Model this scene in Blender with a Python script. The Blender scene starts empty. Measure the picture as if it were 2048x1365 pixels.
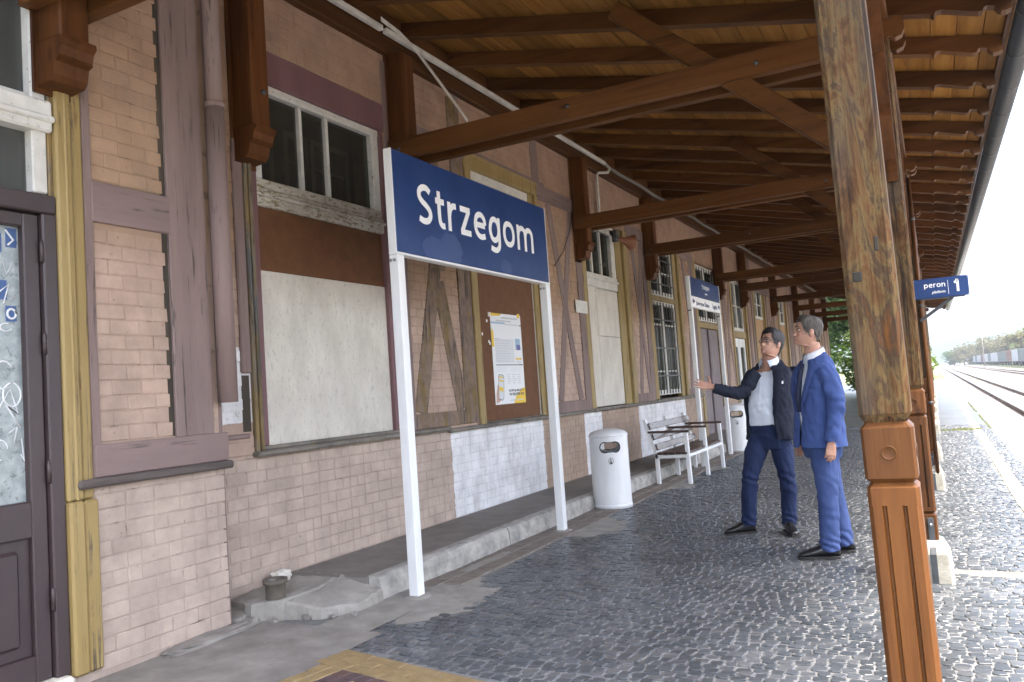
import bpy, bmesh, math, random
from mathutils import Vector, Matrix, noise as mnoise
rnd = random.Random(7)
S = bpy.context.scene
COL = S.collection
PI = math.pi
# ------------------------------------------------------------------ camera, sky, sun, exposure
cam = bpy.data.objects.new('camera', bpy.data.cameras.new('camera')); COL.objects.link(cam)
cam.data.sensor_width = 36.0; cam.data.lens = 28.56; cam.data.clip_end = 6000; cam.data.clip_start = 0.05
Rr = ((0.8850, -0.0903, -0.4567), (0.4604, 0.0238, 0.8874), (-0.0692, -0.9956, 0.0626))
M3 = Matrix([[Rr[i][0], -Rr[i][1], -Rr[i][2]] for i in range(3)])
cam.matrix_world = Matrix.Translation((0, 0, 1.36)) @ M3.to_4x4()
S.camera = cam
W = bpy.data.worlds.new('World'); S.world = W; W.use_nodes = True
wn = W.node_tree.nodes; wl = W.node_tree.links
bg = wn['Background']; sky = wn.new('ShaderNodeTexSky'); sky.sky_type = 'NISHITA'
SUN_EL, SUN_AZ = math.radians(66), math.radians(110)      # azimuth clockwise from +Y
sky.sun_disc = False; sky.sun_elevation = SUN_EL; sky.sun_rotation = SUN_AZ
sky.air_density = 1.0; sky.dust_density = 4.5; sky.ozone_density = 1.0
wl.new(sky.outputs[0], bg.inputs[0]); bg.inputs[1].default_value = 0.15
sun = bpy.data.objects.new('sun', bpy.data.lights.new('sun', 'SUN')); COL.objects.link(sun)
sun.data.energy = 1.5; sun.data.angle = math.radians(14); sun.data.color = (1.0, 0.95, 0.87)
sd = Vector((math.sin(SUN_AZ) * math.cos(SUN_EL), math.cos(SUN_AZ) * math.cos(SUN_EL), math.sin(SUN_EL)))
sun.rotation_euler = sd.to_track_quat('Z', 'Y').to_euler()
S.view_settings.view_transform = 'Standard'; S.view_settings.look = 'None'
S.view_settings.exposure = 2.65; S.view_settings.gamma = 1.0; S.view_settings.use_curve_mapping = False

# ------------------------------------------------------------------ materials
def new_mat(name):
    m = bpy.data.materials.new(name); m.use_nodes = True
    nt = m.node_tree; b = nt.nodes['Principled BSDF']
    return m, nt, nt.nodes, nt.links, b
def c4(c): return (c[0], c[1], c[2], 1.0)
def ramp(n, stops, interp='LINEAR'):
    r = n.new('ShaderNodeValToRGB'); r.color_ramp.interpolation = interp
    e = r.color_ramp.elements
    while len(e) < len(stops): e.new(0.5)
    for i, (p, c) in enumerate(stops):
        e[i].position = p; e[i].color = c4(c) if isinstance(c, tuple) else (c, c, c, 1)
    return r
def noise_n(n, l, vec, scale, detail=5, rough=0.6, dist=0.0):
    t = n.new('ShaderNodeTexNoise'); t.inputs['Scale'].default_value = scale
    t.inputs['Detail'].default_value = detail; t.inputs['Roughness'].default_value = rough
    t.inputs['Distortion'].default_value = dist
    l.new(vec, t.inputs['Vector']); return t
def mapped(n, l, st, rot=(0, 0, 0)):
    g = n.new('ShaderNodeNewGeometry'); mp = n.new('ShaderNodeMapping')
    mp.inputs['Scale'].default_value = st; mp.inputs['Rotation'].default_value = rot
    l.new(g.outputs['Position'], mp.inputs['Vector']); return mp.outputs[0]
def mix_n(n, l, fac, a, b):
    m = n.new('ShaderNodeMix'); m.data_type = 'RGBA'
    if hasattr(fac, 'is_linked') or not isinstance(fac, (int, float)): l.new(fac, m.inputs[0])
    else: m.inputs[0].default_value = fac
    for s, v in ((6, a), (7, b)):
        if isinstance(v, tuple): m.inputs[s].default_value = c4(v)
        else: l.new(v, m.inputs[s])
    return m.outputs[2]
def mat(name, c1, c2=None, sc=6, st=(1, 1, 1), peel=None, dirt=None, rough=0.7, bump=0.15, bsc=60, bst=None, metal=0.0, spec=0.5, dist=0.0, lo=0.35, hi=0.65, crack=None):
    """two-tone paint or stone, an optional peeled under-colour and blotches of grime, fine relief"""
    m, nt, n, l, b = new_mat(name)
    v = mapped(n, l, st)
    t = noise_n(n, l, v, sc, dist=dist)
    r = ramp(n, [(lo, c1), (hi, c2 or c1)]); l.new(t.outputs[0], r.inputs[0])
    col = r.outputs[0]
    if peel:
        pc, amt, psc = peel[:3]; pst = peel[3] if len(peel) > 3 else st
        t2 = noise_n(n, l, mapped(n, l, pst), psc, 8, 0.7)
        r2 = ramp(n, [(1 - amt - 0.03, 0.0), (1 - amt + 0.03, 1.0)]); l.new(t2.outputs[0], r2.inputs[0])
        col = mix_n(n, l, r2.outputs[0], col, pc)
    if dirt:
        dc, amt, dsc = dirt[:3]
        t3 = noise_n(n, l, mapped(n, l, dirt[3] if len(dirt) > 3 else (1, 1, 1)), dsc, 6, 0.65)
        r3 = ramp(n, [(0.42, 0.0), (0.75, amt)]); l.new(t3.outputs[0], r3.inputs[0])
        col = mix_n(n, l, r3.outputs[0], col, dc)
    if crack:                                                      # splits along the grain: axis, amount, colour
        cst = [1, 1, 1]; cst[crack[0]] = 0.035
        t5 = noise_n(n, l, mapped(n, l, tuple(cst)), 38, 6, 0.6, 0.25); r5 = ramp(n, [(0.60 - crack[1], 0.0), (0.66 - crack[1], 0.9)]); l.new(t5.outputs[0], r5.inputs[0])
        t6 = noise_n(n, l, mapped(n, l, (1, 1, 1)), 3.0, 4); r6 = ramp(n, [(0.42, 0.0), (0.60, 1.0)]); l.new(t6.outputs[0], r6.inputs[0])
        m5 = n.new('ShaderNodeMath'); m5.operation = 'MULTIPLY'; l.new(r5.outputs[0], m5.inputs[0]); l.new(r6.outputs[0], m5.inputs[1])
        col = mix_n(n, l, m5.outputs[0], col, crack[2] if len(crack) > 2 else (0.045, 0.036, 0.030))
    l.new(col, b.inputs['Base Color'])
    b.inputs['Roughness'].default_value = rough; b.inputs['Metallic'].default_value = metal
    b.inputs['Specular IOR Level'].default_value = spec
    if bump:
        tb = noise_n(n, l, mapped(n, l, bst or st), bsc, 6, 0.65)
        bp = n.new('ShaderNodeBump'); bp.inputs['Strength'].default_value = bump; bp.inputs['Distance'].default_value = 0.01
        l.new(tb.outputs[0], bp.inputs['Height']); l.new(bp.outputs[0], b.inputs['Normal'])
    return m
def flat(name, c, rough=0.6, spec=0.4, metal=0.0):
    m, nt, n, l, b = new_mat(name)
    b.inputs['Base Color'].default_value = c4(c); b.inputs['Roughness'].default_value = rough
    b.inputs['Specular IOR Level'].default_value = spec; b.inputs['Metallic'].default_value = metal
    return m
def wood(name, c1, c2, c3, axis, rough=0.5, knots=True, sc=9, spec=0.35, dark=0.25, bump=0.25):
    """varnished timber, grain stretched along one axis, slow board-to-board tone, dark knots"""
    m, nt, n, l, b = new_mat(name)
    st = [1, 1, 1]; st[axis] = 0.07
    v = mapped(n, l, tuple(st))
    t = noise_n(n, l, v, sc, 8, 0.68, 0.6)
    r = ramp(n, [(0.28, c3), (0.45, c1), (0.62, c2), (0.8, c1)]); l.new(t.outputs[0], r.inputs[0])
    oi = n.new('ShaderNodeObjectInfo'); hs = n.new('ShaderNodeHueSaturation')
    ma = n.new('ShaderNodeMapRange'); ma.inputs[3].default_value = 0.72; ma.inputs[4].default_value = 1.25
    l.new(oi.outputs['Random'], ma.inputs[0]); l.new(ma.outputs[0], hs.inputs['Value']); l.new(r.outputs[0], hs.inputs['Color'])
    col = hs.outputs[0]
    if knots:
        st2 = [1, 1, 1]; st2[axis] = 0.45
        vo = n.new('ShaderNodeTexVoronoi'); vo.inputs['Scale'].default_value = 5.0
        l.new(mapped(n, l, tuple(st2)), vo.inputs['Vector'])
        rk = ramp(n, [(0.05, 0.75), (0.13, 0.0)]); l.new(vo.outputs['Distance'], rk.inputs[0])
        col = mix_n(n, l, rk.outputs[0], col, c3)
    st4 = [1, 1, 1]; st4[axis] = 0.02
    t4 = noise_n(n, l, mapped(n, l, tuple(st4)), 45, 4, 0.6)
    r4 = ramp(n, [(0.62, 0.0), (0.75, dark)]); l.new(t4.outputs[0], r4.inputs[0])
    col = mix_n(n, l, r4.outputs[0], col, tuple(x * 0.3 for x in c3))
    l.new(col, b.inputs['Base Color']); b.inputs['Roughness'].default_value = rough; b.inputs['Specular IOR Level'].default_value = spec
    bp = n.new('ShaderNodeBump'); bp.inputs['Strength'].default_value = bump; bp.inputs['Distance'].default_value = 0.006
    l.new(t4.outputs[0], bp.inputs['Height']); l.new(bp.outputs[0], b.inputs['Normal'])
    return m
def brick_paint(name, k=1.0, bare=0.0):
    """painted masonry: the paint's bands lie along the wall (world Y), panels above the sill are another coat"""
    m, nt, n, l, b = new_mat(name)
    g = n.new('ShaderNodeNewGeometry'); sx = n.new('ShaderNodeSeparateXYZ'); l.new(g.outputs['Position'], sx.inputs[0])
    jit = noise_n(n, l, g.outputs['Position'], 9, 4)
    def add(sock, amt):
        a = n.new('ShaderNodeMath'); a.operation = 'MULTIPLY_ADD'; l.new(jit.outputs[0], a.inputs[0]); a.inputs[1].default_value = amt; l.new(sock, a.inputs[2]); return a.outputs[0]
    yy = add(sx.outputs[1], 0.06); zz = add(sx.outputs[2], 0.05)
    def scale(c): return tuple(x * k for x in c)
    pink, white, tan = scale((0.445, 0.358, 0.300)), scale((0.74, 0.735, 0.745)), scale((0.38, 0.285, 0.22))
    mr = n.new('ShaderNodeMapRange'); mr.inputs[2].default_value = 42.0; l.new(yy, mr.inputs[0])
    Y = [(0, pink), (6.80, white), (8.97, tan), (10.25, white), (10.93, tan), (12.62, white), (15.35, tan)]
    r = ramp(n, [(p / 42.0, c) for p, c in Y], 'CONSTANT'); l.new(mr.outputs[0], r.inputs[0])
    # near panels are pinker low down, orange tan high up
    mz = n.new('ShaderNodeMapRange'); mz.inputs[1].default_value = 1.2; mz.inputs[2].default_value = 4.5; l.new(zz, mz.inputs[0])
    rz = ramp(n, [(0.0, scale((0.445, 0.328, 0.262))), (0.33, scale((0.435, 0.315, 0.248))), (0.42, scale((0.375, 0.250, 0.162))), (1.0, scale((0.355, 0.232, 0.165)))])
    l.new(mz.outputs[0], rz.inputs[0])
    cz = n.new('ShaderNodeMath'); cz.operation = 'GREATER_THAN'; cz.inputs[1].default_value = 1.06; l.new(zz, cz.inputs[0])
    col = mix_n(n, l, cz.outputs[0], r.outputs[0], rz.outputs[0])
    # white touched-up strip beside the first window
    def gt(s, v, op='GREATER_THAN'):
        q = n.new('ShaderNodeMath'); q.operation = op; q.inputs[1].default_value = v; l.new(s, q.inputs[0]); return q.outputs[0]
    def mul(a, c):
        q = n.new('ShaderNodeMath'); q.operation = 'MULTIPLY'; l.new(a, q.inputs[0]); l.new(c, q.inputs[1]); return q.outputs[0]
    f = mul(mul(gt(yy, 3.85), gt(yy, 4.3, 'LESS_THAN')), mul(gt(zz, 1.3), gt(zz, 1.83, 'LESS_THAN')))
    col = mix_n(n, l, f, col, white)
    # tone per patch, grime, chips of bare red brick
    t = noise_n(n, l, g.outputs['Position'], 4.5, 6, 0.65)
    rt = ramp(n, [(0.3, 0.80), (0.7, 1.12)]); l.new(t.outputs[0], rt.inputs[0])
    mm = n.new('ShaderNodeMix'); mm.data_type = 'RGBA'; mm.blend_type = 'MULTIPLY'; mm.inputs[0].default_value = 1.0
    l.new(col, mm.inputs[6]); l.new(rt.outputs[0], mm.inputs[7]); col = mm.outputs[2]
    oi = n.new('ShaderNodeObjectInfo'); rr2 = ramp(n, [(0.0, 0.93), (1.0, 1.06)]); l.new(oi.outputs['Random'], rr2.inputs[0])
    mm = n.new('ShaderNodeMix'); mm.data_type = 'RGBA'; mm.blend_type = 'MULTIPLY'; mm.inputs[0].default_value = 1.0
    l.new(col, mm.inputs[6]); l.new(rr2.outputs[0], mm.inputs[7]); col = mm.outputs[2]
    t2 = noise_n(n, l, g.outputs['Position'], 26, 8, 0.7)
    r2 = ramp(n, [(0.645, 0.0), (0.68, 0.8)]); l.new(t2.outputs[0], r2.inputs[0])
    col = mix_n(n, l, r2.outputs[0], col, (0.17, 0.10, 0.075))
    t8 = noise_n(n, l, mapped(n, l, (1, 1, 0.45)), 3.2, 8, 0.72); r8 = ramp(n, [(0.50, 0.0), (0.72, 0.42)]); l.new(t8.outputs[0], r8.inputs[0])
    col = mix_n(n, l, r8.outputs[0], col, (0.22, 0.18, 0.15))
    if bare:
        t3 = noise_n(n, l, g.outputs['Position'], 7, 7, 0.7)
        r3 = ramp(n, [(0.57, 0.0), (0.66, bare)]); l.new(t3.outputs[0], r3.inputs[0])
        col = mix_n(n, l, r3.outputs[0], col, (0.07, 0.055, 0.048))
    l.new(col, b.inputs['Base Color']); b.inputs['Roughness'].default_value = 0.8; b.inputs['Specular IOR Level'].default_value = 0.25
    tb = noise_n(n, l, g.outputs['Position'], 70, 7, 0.7); bp = n.new('ShaderNodeBump'); bp.inputs['Strength'].default_value = 0.35; bp.inputs['Distance'].default_value = 0.012
    l.new(tb.outputs[0], bp.inputs['Height']); l.new(bp.outputs[0], b.inputs['Normal'])
    return m
def glass_mat(name, tint, gloss=0.25, rough=0.06):
    m, nt, n, l, b = new_mat(name)
    b.inputs['Base Color'].default_value = c4(tint); b.inputs['Roughness'].default_value = rough; b.inputs['Specular IOR Level'].default_value = 0.6
    tr = n.new('ShaderNodeBsdfTransparent'); tr.inputs[0].default_value = (0.75, 0.78, 0.74, 1); mx = n.new('ShaderNodeMixShader'); mx.inputs[0].default_value = gloss
    l.new(tr.outputs[0], mx.inputs[1]); l.new(b.outputs[0], mx.inputs[2]); l.new(mx.outputs[0], n['Material Output'].inputs[0])
    return m
M = {}
M['brick'] = brick_paint('painted_brick'); M['mortar'] = brick_paint('painted_mortar', 0.93, 0.7)
M['mauve'] = mat('mauve_timber_paint', (0.180, 0.127, 0.115), (0.235, 0.168, 0.153), 5, (1, 1, 0.15), peel=((0.09, 0.075, 0.065), 0.36, 14, (1, 1, 0.12)), rough=0.75, bump=0.5, bsc=40, bst=(1, 1, 0.08), crack=(2, 0.03))
M['mauve_h'] = mat('mauve_rail_paint', (0.180, 0.127, 0.117), (0.235, 0.168, 0.155), 5, (1, 0.15, 1), peel=((0.10, 0.08, 0.07), 0.36, 14, (1, 0.12, 1)), rough=0.75, bump=0.5, bsc=40, bst=(1, 0.08, 1), crack=(1, 0.02))
M['mauve_worn'] = mat('worn_mauve_timber', (0.20, 0.145, 0.125), (0.25, 0.175, 0.12), 6, (1, 1, 0.2), peel=((0.21, 0.14, 0.05), 0.46, 7, (1, 1, 0.25)), dirt=((0.06, 0.05, 0.04), 0.7, 9), rough=0.8, bump=0.6, bsc=40, bst=(1, 1, 0.1), crack=(2, 0.06))
M['purple'] = mat('dull_purple_paint', (0.15, 0.075, 0.08), (0.19, 0.10, 0.105), 5, (1, 1, 0.2), peel=((0.09, 0.06, 0.055), 0.32, 16), rough=0.6, bump=0.2, bsc=40, crack=(2, -0.01))
M['yellow'] = mat('ochre_joinery_paint', (0.26, 0.18, 0.060), (0.32, 0.235, 0.095), 5, (1, 1, 0.15), peel=((0.16, 0.10, 0.04), 0.38, 12, (1, 1, 0.12)), rough=0.6, bump=0.35, bsc=40, bst=(1, 1, 0.08), crack=(2, 0.04))
M['yellow_worn'] = mat('worn_ochre_paint', (0.25, 0.165, 0.055), (0.18, 0.13, 0.06), 8, (1, 1, 0.1), peel=((0.09, 0.075, 0.05), 0.47, 11, (1, 1, 0.1)), dirt=((0.15, 0.2, 0.26), 0.6, 12, (1, 1, 0.15)), rough=0.75, bump=0.5, bsc=40, bst=(1, 1, 0.08), crack=(2, 0.07))
M['white_old'] = mat('old_white_joinery_paint', (0.55, 0.54, 0.50), (0.66, 0.65, 0.61), 8, (1, 1, 1), peel=((0.20, 0.17, 0.12), 0.37, 24), rough=0.6, bump=0.3, bsc=60)
M['white_flaky'] = mat('flaking_white_paint', (0.50, 0.47, 0.41), (0.60, 0.57, 0.50), 8, (1, 0.5, 1), peel=((0.24, 0.19, 0.11), 0.45, 45, (1, 0.35, 1)), dirt=((0.20, 0.16, 0.10), 0.6, 6), rough=0.8, bump=0.6, bsc=50)
M['rust'] = mat('rusted_sheet_steel', (0.115, 0.046, 0.015), (0.15, 0.062, 0.021), 9, (1, 1, 1), peel=((0.09, 0.035, 0.02), 0.38, 22), rough=0.75, bump=0.25, bsc=120)
M['board'] = mat('whitewashed_board', (0.58, 0.55, 0.485), (0.66, 0.63, 0.56), 5, (1, 1, 0.5), peel=((0.50, 0.47, 0.41), 0.42, 40), dirt=((0.42, 0.39, 0.34), 0.6, 5, (1, 1, 0.4)), rough=0.75, bump=0.2, bsc=90)
M['board_tan'] = mat('tan_plywood', (0.36, 0.21, 0.10), (0.42, 0.26, 0.13), 4, (1, 1, 0.3), rough=0.7)
M['sill'] = mat('weathered_grey_timber', (0.16, 0.145, 0.125), (0.24, 0.215, 0.18), 9, (1, 0.1, 1), peel=((0.28, 0.19, 0.07), 0.35, 12, (1, 0.3, 1)), dirt=((0.05, 0.045, 0.04), 0.7, 6), rough=0.85, bump=0.7, bsc=50, bst=(1, 0.08, 1), crack=(1, 0.05))
M['sill_dark'] = mat('dark_weathered_sill', (0.075, 0.06, 0.055), (0.12, 0.10, 0.09), 9, (1, 0.1, 1), rough=0.8, bump=0.7, bsc=50, bst=(1, 0.08, 1), crack=(1, 0.05))
M['rot_and_gap_shade'] = mat('rotten_timber_and_gap_shade', (0.03, 0.026, 0.02), (0.07, 0.055, 0.04), 9, (1, 1, 0.15), rough=0.9, bump=0.9, bsc=40, bst=(1, 1, 0.2))  # rotten timber; also colours the painted gap shade in the near bay
M['door'] = mat('dark_violet_door_paint', (0.040, 0.028, 0.030), (0.052, 0.036, 0.037), 5, (1, 1, 0.3), peel=((0.035, 0.03, 0.035), 0.36, 14), rough=0.42, bump=0.12, bsc=40, spec=0.5, crack=(2, -0.03))
M['door_grey'] = mat('faded_purple_door_paint', (0.16, 0.125, 0.135), (0.21, 0.17, 0.175), 5, (1, 1, 0.3), rough=0.6, bump=0.2)
M['glass'] = glass_mat('window_glass', (0.060, 0.060, 0.052), 0.45, 0.12); M['dusty'] = glass_mat('dusty_glass', (0.10, 0.105, 0.10), 0.55, 0.3)
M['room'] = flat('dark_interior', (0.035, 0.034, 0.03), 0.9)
M['inner_frame'] = flat('inner_window_frame', (0.30, 0.29, 0.25), 0.7)
M['canopy'] = wood('canopy_varnish_across', (0.088, 0.034, 0.0095), (0.120, 0.049, 0.014), (0.040, 0.016, 0.006), 0, spec=0.14)
M['canopy_y'] = wood('canopy_varnish_along', (0.080, 0.031, 0.0095), (0.110, 0.044, 0.013), (0.040, 0.016, 0.006), 1, spec=0.14)
M['canopy_z'] = wood('canopy_varnish_upright', (0.092, 0.033, 0.0095), (0.125, 0.048, 0.014), (0.040, 0.015, 0.006), 2, spec=0.14)
M['plank'] = wood('honey_ceiling_board', (0.225, 0.103, 0.022), (0.29, 0.145, 0.036), (0.11, 0.048, 0.012), 1, rough=0.65, dark=0.15, spec=0.12)
M['post_low'] = wood('orange_varnished_post', (0.095, 0.034, 0.0085), (0.14, 0.053, 0.013), (0.035, 0.013, 0.005), 2, spec=0.25, rough=0.42, sc=11, dark=0.35, bump=0.35)
def weathered_post():
    m, nt, n, l, b = new_mat('weathered_post_timber')
    t = noise_n(n, l, mapped(n, l, (1, 1, 0.24)), 9, 9, 0.66, 2.6)
    r = ramp(n, [(0.28, (0.022, 0.014, 0.010)), (0.40, (0.062, 0.030, 0.013)), (0.47, (0.105, 0.052, 0.021)), (0.53, (0.13, 0.084, 0.034)), (0.59, (0.058, 0.036, 0.022)), (0.70, (0.155, 0.062, 0.017))])
    l.new(t.outputs[0], r.inputs[0])
    t2 = noise_n(n, l, mapped(n, l, (1, 1, 0.035)), 75, 6, 0.65, 0.8)
    r2 = ramp(n, [(0.40, 0.65), (0.60, 1.15)]); l.new(t2.outputs[0], r2.inputs[0])
    mm = n.new('ShaderNodeMix'); mm.data_type = 'RGBA'; mm.blend_type = 'MULTIPLY'; mm.inputs[0].default_value = 1.0
    l.new(r.outputs[0], mm.inputs[6]); l.new(r2.outputs[0], mm.inputs[7])
    t3 = noise_n(n, l, mapped(n, l, (1, 1, 0.3)), 5, 4, 0.5, 0.5); r3 = ramp(n, [(0.47, 0.0), (0.64, 0.7)]); l.new(t3.outputs[0], r3.inputs[0])
    col = mix_n(n, l, r3.outputs[0], mm.outputs[2], (0.085, 0.064, 0.047))
    t7 = noise_n(n, l, mapped(n, l, (1, 1, 0.03)), 28, 5, 0.6, 0.3); r7 = ramp(n, [(0.61, 0.0), (0.66, 0.9)]); l.new(t7.outputs[0], r7.inputs[0])
    col = mix_n(n, l, r7.outputs[0], col, (0.018, 0.013, 0.010))
    l.new(col, b.inputs['Base Color']); b.inputs['Roughness'].default_value = 0.65; b.inputs['Specular IOR Level'].default_value = 0.12
    bp = n.new('ShaderNodeBump'); bp.inputs['Strength'].default_value = 0.5; bp.inputs['Distance'].default_value = 0.006
    l.new(t2.outputs[0], bp.inputs['Height']); l.new(bp.outputs[0], b.inputs['Normal'])
    return m
M['post_up'] = weathered_post()
M['chamfer'] = mat('weathered_grey_edge', (0.30, 0.25, 0.19), (0.22, 0.17, 0.11), 10, (1, 1, 0.1), rough=0.6, bump=0.4, bsc=60, bst=(1, 1, 0.08))
M['stone'] = mat('granite_post_base', (0.36, 0.335, 0.27), (0.46, 0.43, 0.36), 12, (1, 1, 1), dirt=((0.22, 0.20, 0.14), 0.6, 10), rough=0.9, bump=0.5, bsc=70)
M['concrete'] = mat('worn_concrete', (0.20, 0.185, 0.165), (0.30, 0.28, 0.25), 4, (1, 1, 1), dirt=((0.11, 0.10, 0.09), 0.75, 2.2), peel=((0.40, 0.38, 0.34), 0.33, 9), rough=0.85, bump=0.35, bsc=60)
M['concrete_light'] = mat('cement_patch', (0.25, 0.235, 0.205), (0.33, 0.31, 0.275), 6, (1, 1, 1), dirt=((0.18, 0.17, 0.15), 0.7, 5), rough=0.9, bump=0.6, bsc=50)
M['kerb'] = mat('kerb_concrete', (0.34, 0.325, 0.30), (0.46, 0.44, 0.40), 8, (1, 0.4, 1), dirt=((0.12, 0.12, 0.11), 0.85, 7), rough=0.85, bump=0.6, bsc=45)
M['asphalt'] = mat('ledge_asphalt', (0.15, 0.135, 0.12), (0.20, 0.18, 0.16), 5, (1, 1, 1), dirt=((0.24, 0.22, 0.20), 0.5, 4), rough=0.8, bump=0.3, bsc=90)
M['joint'] = mat('sandy_joint', (0.15, 0.15, 0.147), (0.205, 0.205, 0.20), 20, (1, 1, 1), rough=0.95, bump=0.4, bsc=90)
def cobble_mat():
    m, nt, n, l, b = new_mat('basalt_sett')
    g = n.new('ShaderNodeNewGeometry')
    t = n.new('ShaderNodeTexWhiteNoise'); t.noise_dimensions = '1D'; l.new(g.outputs['Random Per Island'], t.inputs['W'])
    oi = n.new('ShaderNodeObjectInfo'); ad = n.new('ShaderNodeMath'); ad.operation = 'ADD'; l.new(g.outputs['Random Per Island'], ad.inputs[0]); l.new(oi.outputs['Random'], ad.inputs[1]); l.new(ad.outputs[0], t.inputs['W'])
    r = ramp(n, [(0.0, (0.050, 0.057, 0.063)), (0.5, (0.064, 0.072, 0.079)), (0.8, (0.080, 0.088, 0.095)), (1.0, (0.110, 0.113, 0.116))]); l.new(t.outputs['Value'], r.inputs[0])
    t2 = noise_n(n, l, g.outputs['Position'], 1.3, 5, 0.6); r2 = ramp(n, [(0.35, 0.8), (0.7, 1.35)]); l.new(t2.outputs[0], r2.inputs[0])
    mm = n.new('ShaderNodeMix'); mm.data_type = 'RGBA'; mm.blend_type = 'MULTIPLY'; mm.inputs[0].default_value = 1.0
    l.new(r.outputs[0], mm.inputs[6]); l.new(r2.outputs[0], mm.inputs[7]); l.new(mm.outputs[2], b.inputs['Base Color'])
    tr = noise_n(n, l, g.outputs['Position'], 30, 5, 0.6); rr = ramp(n, [(0.3, 0.26), (0.7, 0.45)]); l.new(tr.outputs[0], rr.inputs[0]); l.new(rr.outputs[0], b.inputs['Roughness'])
    b.inputs['Specular IOR Level'].default_value = 0.7
    bp = n.new('ShaderNodeBump'); bp.inputs['Strength'].default_value = 0.15; bp.inputs['Distance'].default_value = 0.006
    tb = noise_n(n, l, g.outputs['Position'], 60, 6, 0.6); l.new(tb.outputs[0], bp.inputs['Height']); l.new(bp.outputs[0], b.inputs['Normal'])
    return m
M['cobble'] = cobble_mat()
def far_cobble():
    m, nt, n, l, b = new_mat('far_sett_paving')
    g = n.new('ShaderNodeNewGeometry'); vo = n.new('ShaderNodeTexVoronoi'); vo.inputs['Scale'].default_value = 14.0; vo.feature = 'DISTANCE_TO_EDGE'; l.new(g.outputs['Position'], vo.inputs['Vector'])
    r = ramp(n, [(0.04, (0.15, 0.145, 0.14)), (0.12, (0.068, 0.075, 0.082))]); l.new(vo.outputs['Distance'], r.inputs[0])
    t = noise_n(n, l, g.outputs['Position'], 1.0, 5); r2 = ramp(n, [(0.35, 0.75), (0.7, 1.35)]); l.new(t.outputs[0], r2.inputs[0])
    mm = n.new('ShaderNodeMix'); mm.data_type = 'RGBA'; mm.blend_type = 'MULTIPLY'; mm.inputs[0].default_value = 1.0
    l.new(r.outputs[0], mm.inputs[6]); l.new(r2.outputs[0], mm.inputs[7]); l.new(mm.outputs[2], b.inputs['Base Color'])
    b.inputs['Roughness'].default_value = 0.34
    bp = n.new('ShaderNodeBump'); bp.inputs['Strength'].default_value = 0.5; bp.inputs['Distance'].default_value = 0.02; l.new(r.outputs[0], bp.inputs['Height']); bp.invert = True
    return m
M['cobble_far'] = far_cobble()
M['slab'] = mat('platform_edge_concrete', (0.25, 0.245, 0.235), (0.32, 0.315, 0.305), 3, (1, 1, 1), dirt=((0.25, 0.24, 0.22), 0.5, 3), rough=0.85, bump=0.25)
M['line'] = mat('faded_yellow_line', (0.36, 0.32, 0.20), (0.42, 0.38, 0.26), 8, (1, 1, 1), peel=((0.34, 0.32, 0.28), 0.35, 12), rough=0.8, bump=0.2)
M['tile_y'] = mat('yellow_clinker', (0.24, 0.165, 0.072), (0.31, 0.225, 0.105), 14, (1, 1, 1), dirt=((0.2, 0.14, 0.07), 0.6, 9), rough=0.6, bump=0.2)
M['tile_p'] = mat('aubergine_clinker', (0.07, 0.045, 0.05), (0.10, 0.065, 0.065), 14, (1, 1, 1), rough=0.5, bump=0.2)
M['tile_r'] = mat('red_brown_clinker', (0.095, 0.055, 0.048), (0.12, 0.07, 0.058), 14, (1, 1, 1), rough=0.5, bump=0.2)
M['paver'] = mat('dusty_brown_paver', (0.145, 0.12, 0.10), (0.20, 0.17, 0.145), 9, (1, 1, 1), dirt=((0.28, 0.25, 0.22), 0.5, 5), rough=0.8, bump=0.3)
M['white'] = mat('white_powder_coat', (0.74, 0.75, 0.76), (0.80, 0.81, 0.81), 3, (1, 1, 0.4), peel=((0.42, 0.40, 0.37), 0.28, 26), dirt=((0.46, 0.45, 0.42), 0.35, 7, (1, 1, 0.22)), rough=0.35, bump=0.04, bsc=30)
M['blue'] = mat('sign_blue_enamel', (0.010, 0.036, 0.135), (0.013, 0.043, 0.155), 3, (1, 1, 1), dirt=((0.05, 0.09, 0.24), 0.3, 3.2), rough=0.32, spec=0.3, bump=0.0)
M['smear'] = mat('wiped_sign_enamel', (0.018, 0.050, 0.175), (0.024, 0.060, 0.195), 5, rough=0.4, bump=0.0)
M['letter'] = flat('sign_white_letter', (0.85, 0.86, 0.86), 0.4); M['navy'] = flat('sign_navy_letter', (0.02, 0.03, 0.12), 0.5)
M['black'] = flat('matt_black', (0.012, 0.012, 0.014), 0.5); M['bolt'] = flat('zinc_bolt', (0.35, 0.35, 0.35), 0.4, metal=0.8)
M['iron'] = mat('dark_wrought_iron', (0.06, 0.065, 0.07), (0.10, 0.105, 0.11), 12, (1, 1, 1), rough=0.5, bump=0.2, metal=0.4)
M['cast'] = mat('rusty_cast_iron', (0.09, 0.08, 0.065), (0.14, 0.115, 0.085), 14, (1, 1, 1), rough=0.85, bump=0.5)
M['gutter'] = mat('graphite_gutter', (0.030, 0.033, 0.037), (0.045, 0.048, 0.053), 4, (1, 0.1, 1), rough=0.28, bump=0.03, spec=0.6)
M['gutter_strap'] = flat('black_gutter_strap', (0.025, 0.026, 0.028), 0.45)
M['plastic'] = mat('white_conduit', (0.62, 0.60, 0.55), (0.70, 0.68, 0.64), 6, (1, 0.2, 1), dirt=((0.30, 0.26, 0.2), 0.6, 6), rough=0.5, bump=0.05)
M['wire'] = flat('grey_cable', (0.25, 0.24, 0.22), 0.6); M['wire_black'] = flat('black_cable', (0.02, 0.02, 0.02), 0.6)
M['horn'] = mat('orange_brown_speaker', (0.22, 0.085, 0.04), (0.27, 0.11, 0.055), 8, rough=0.5, bump=0.05)
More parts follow.
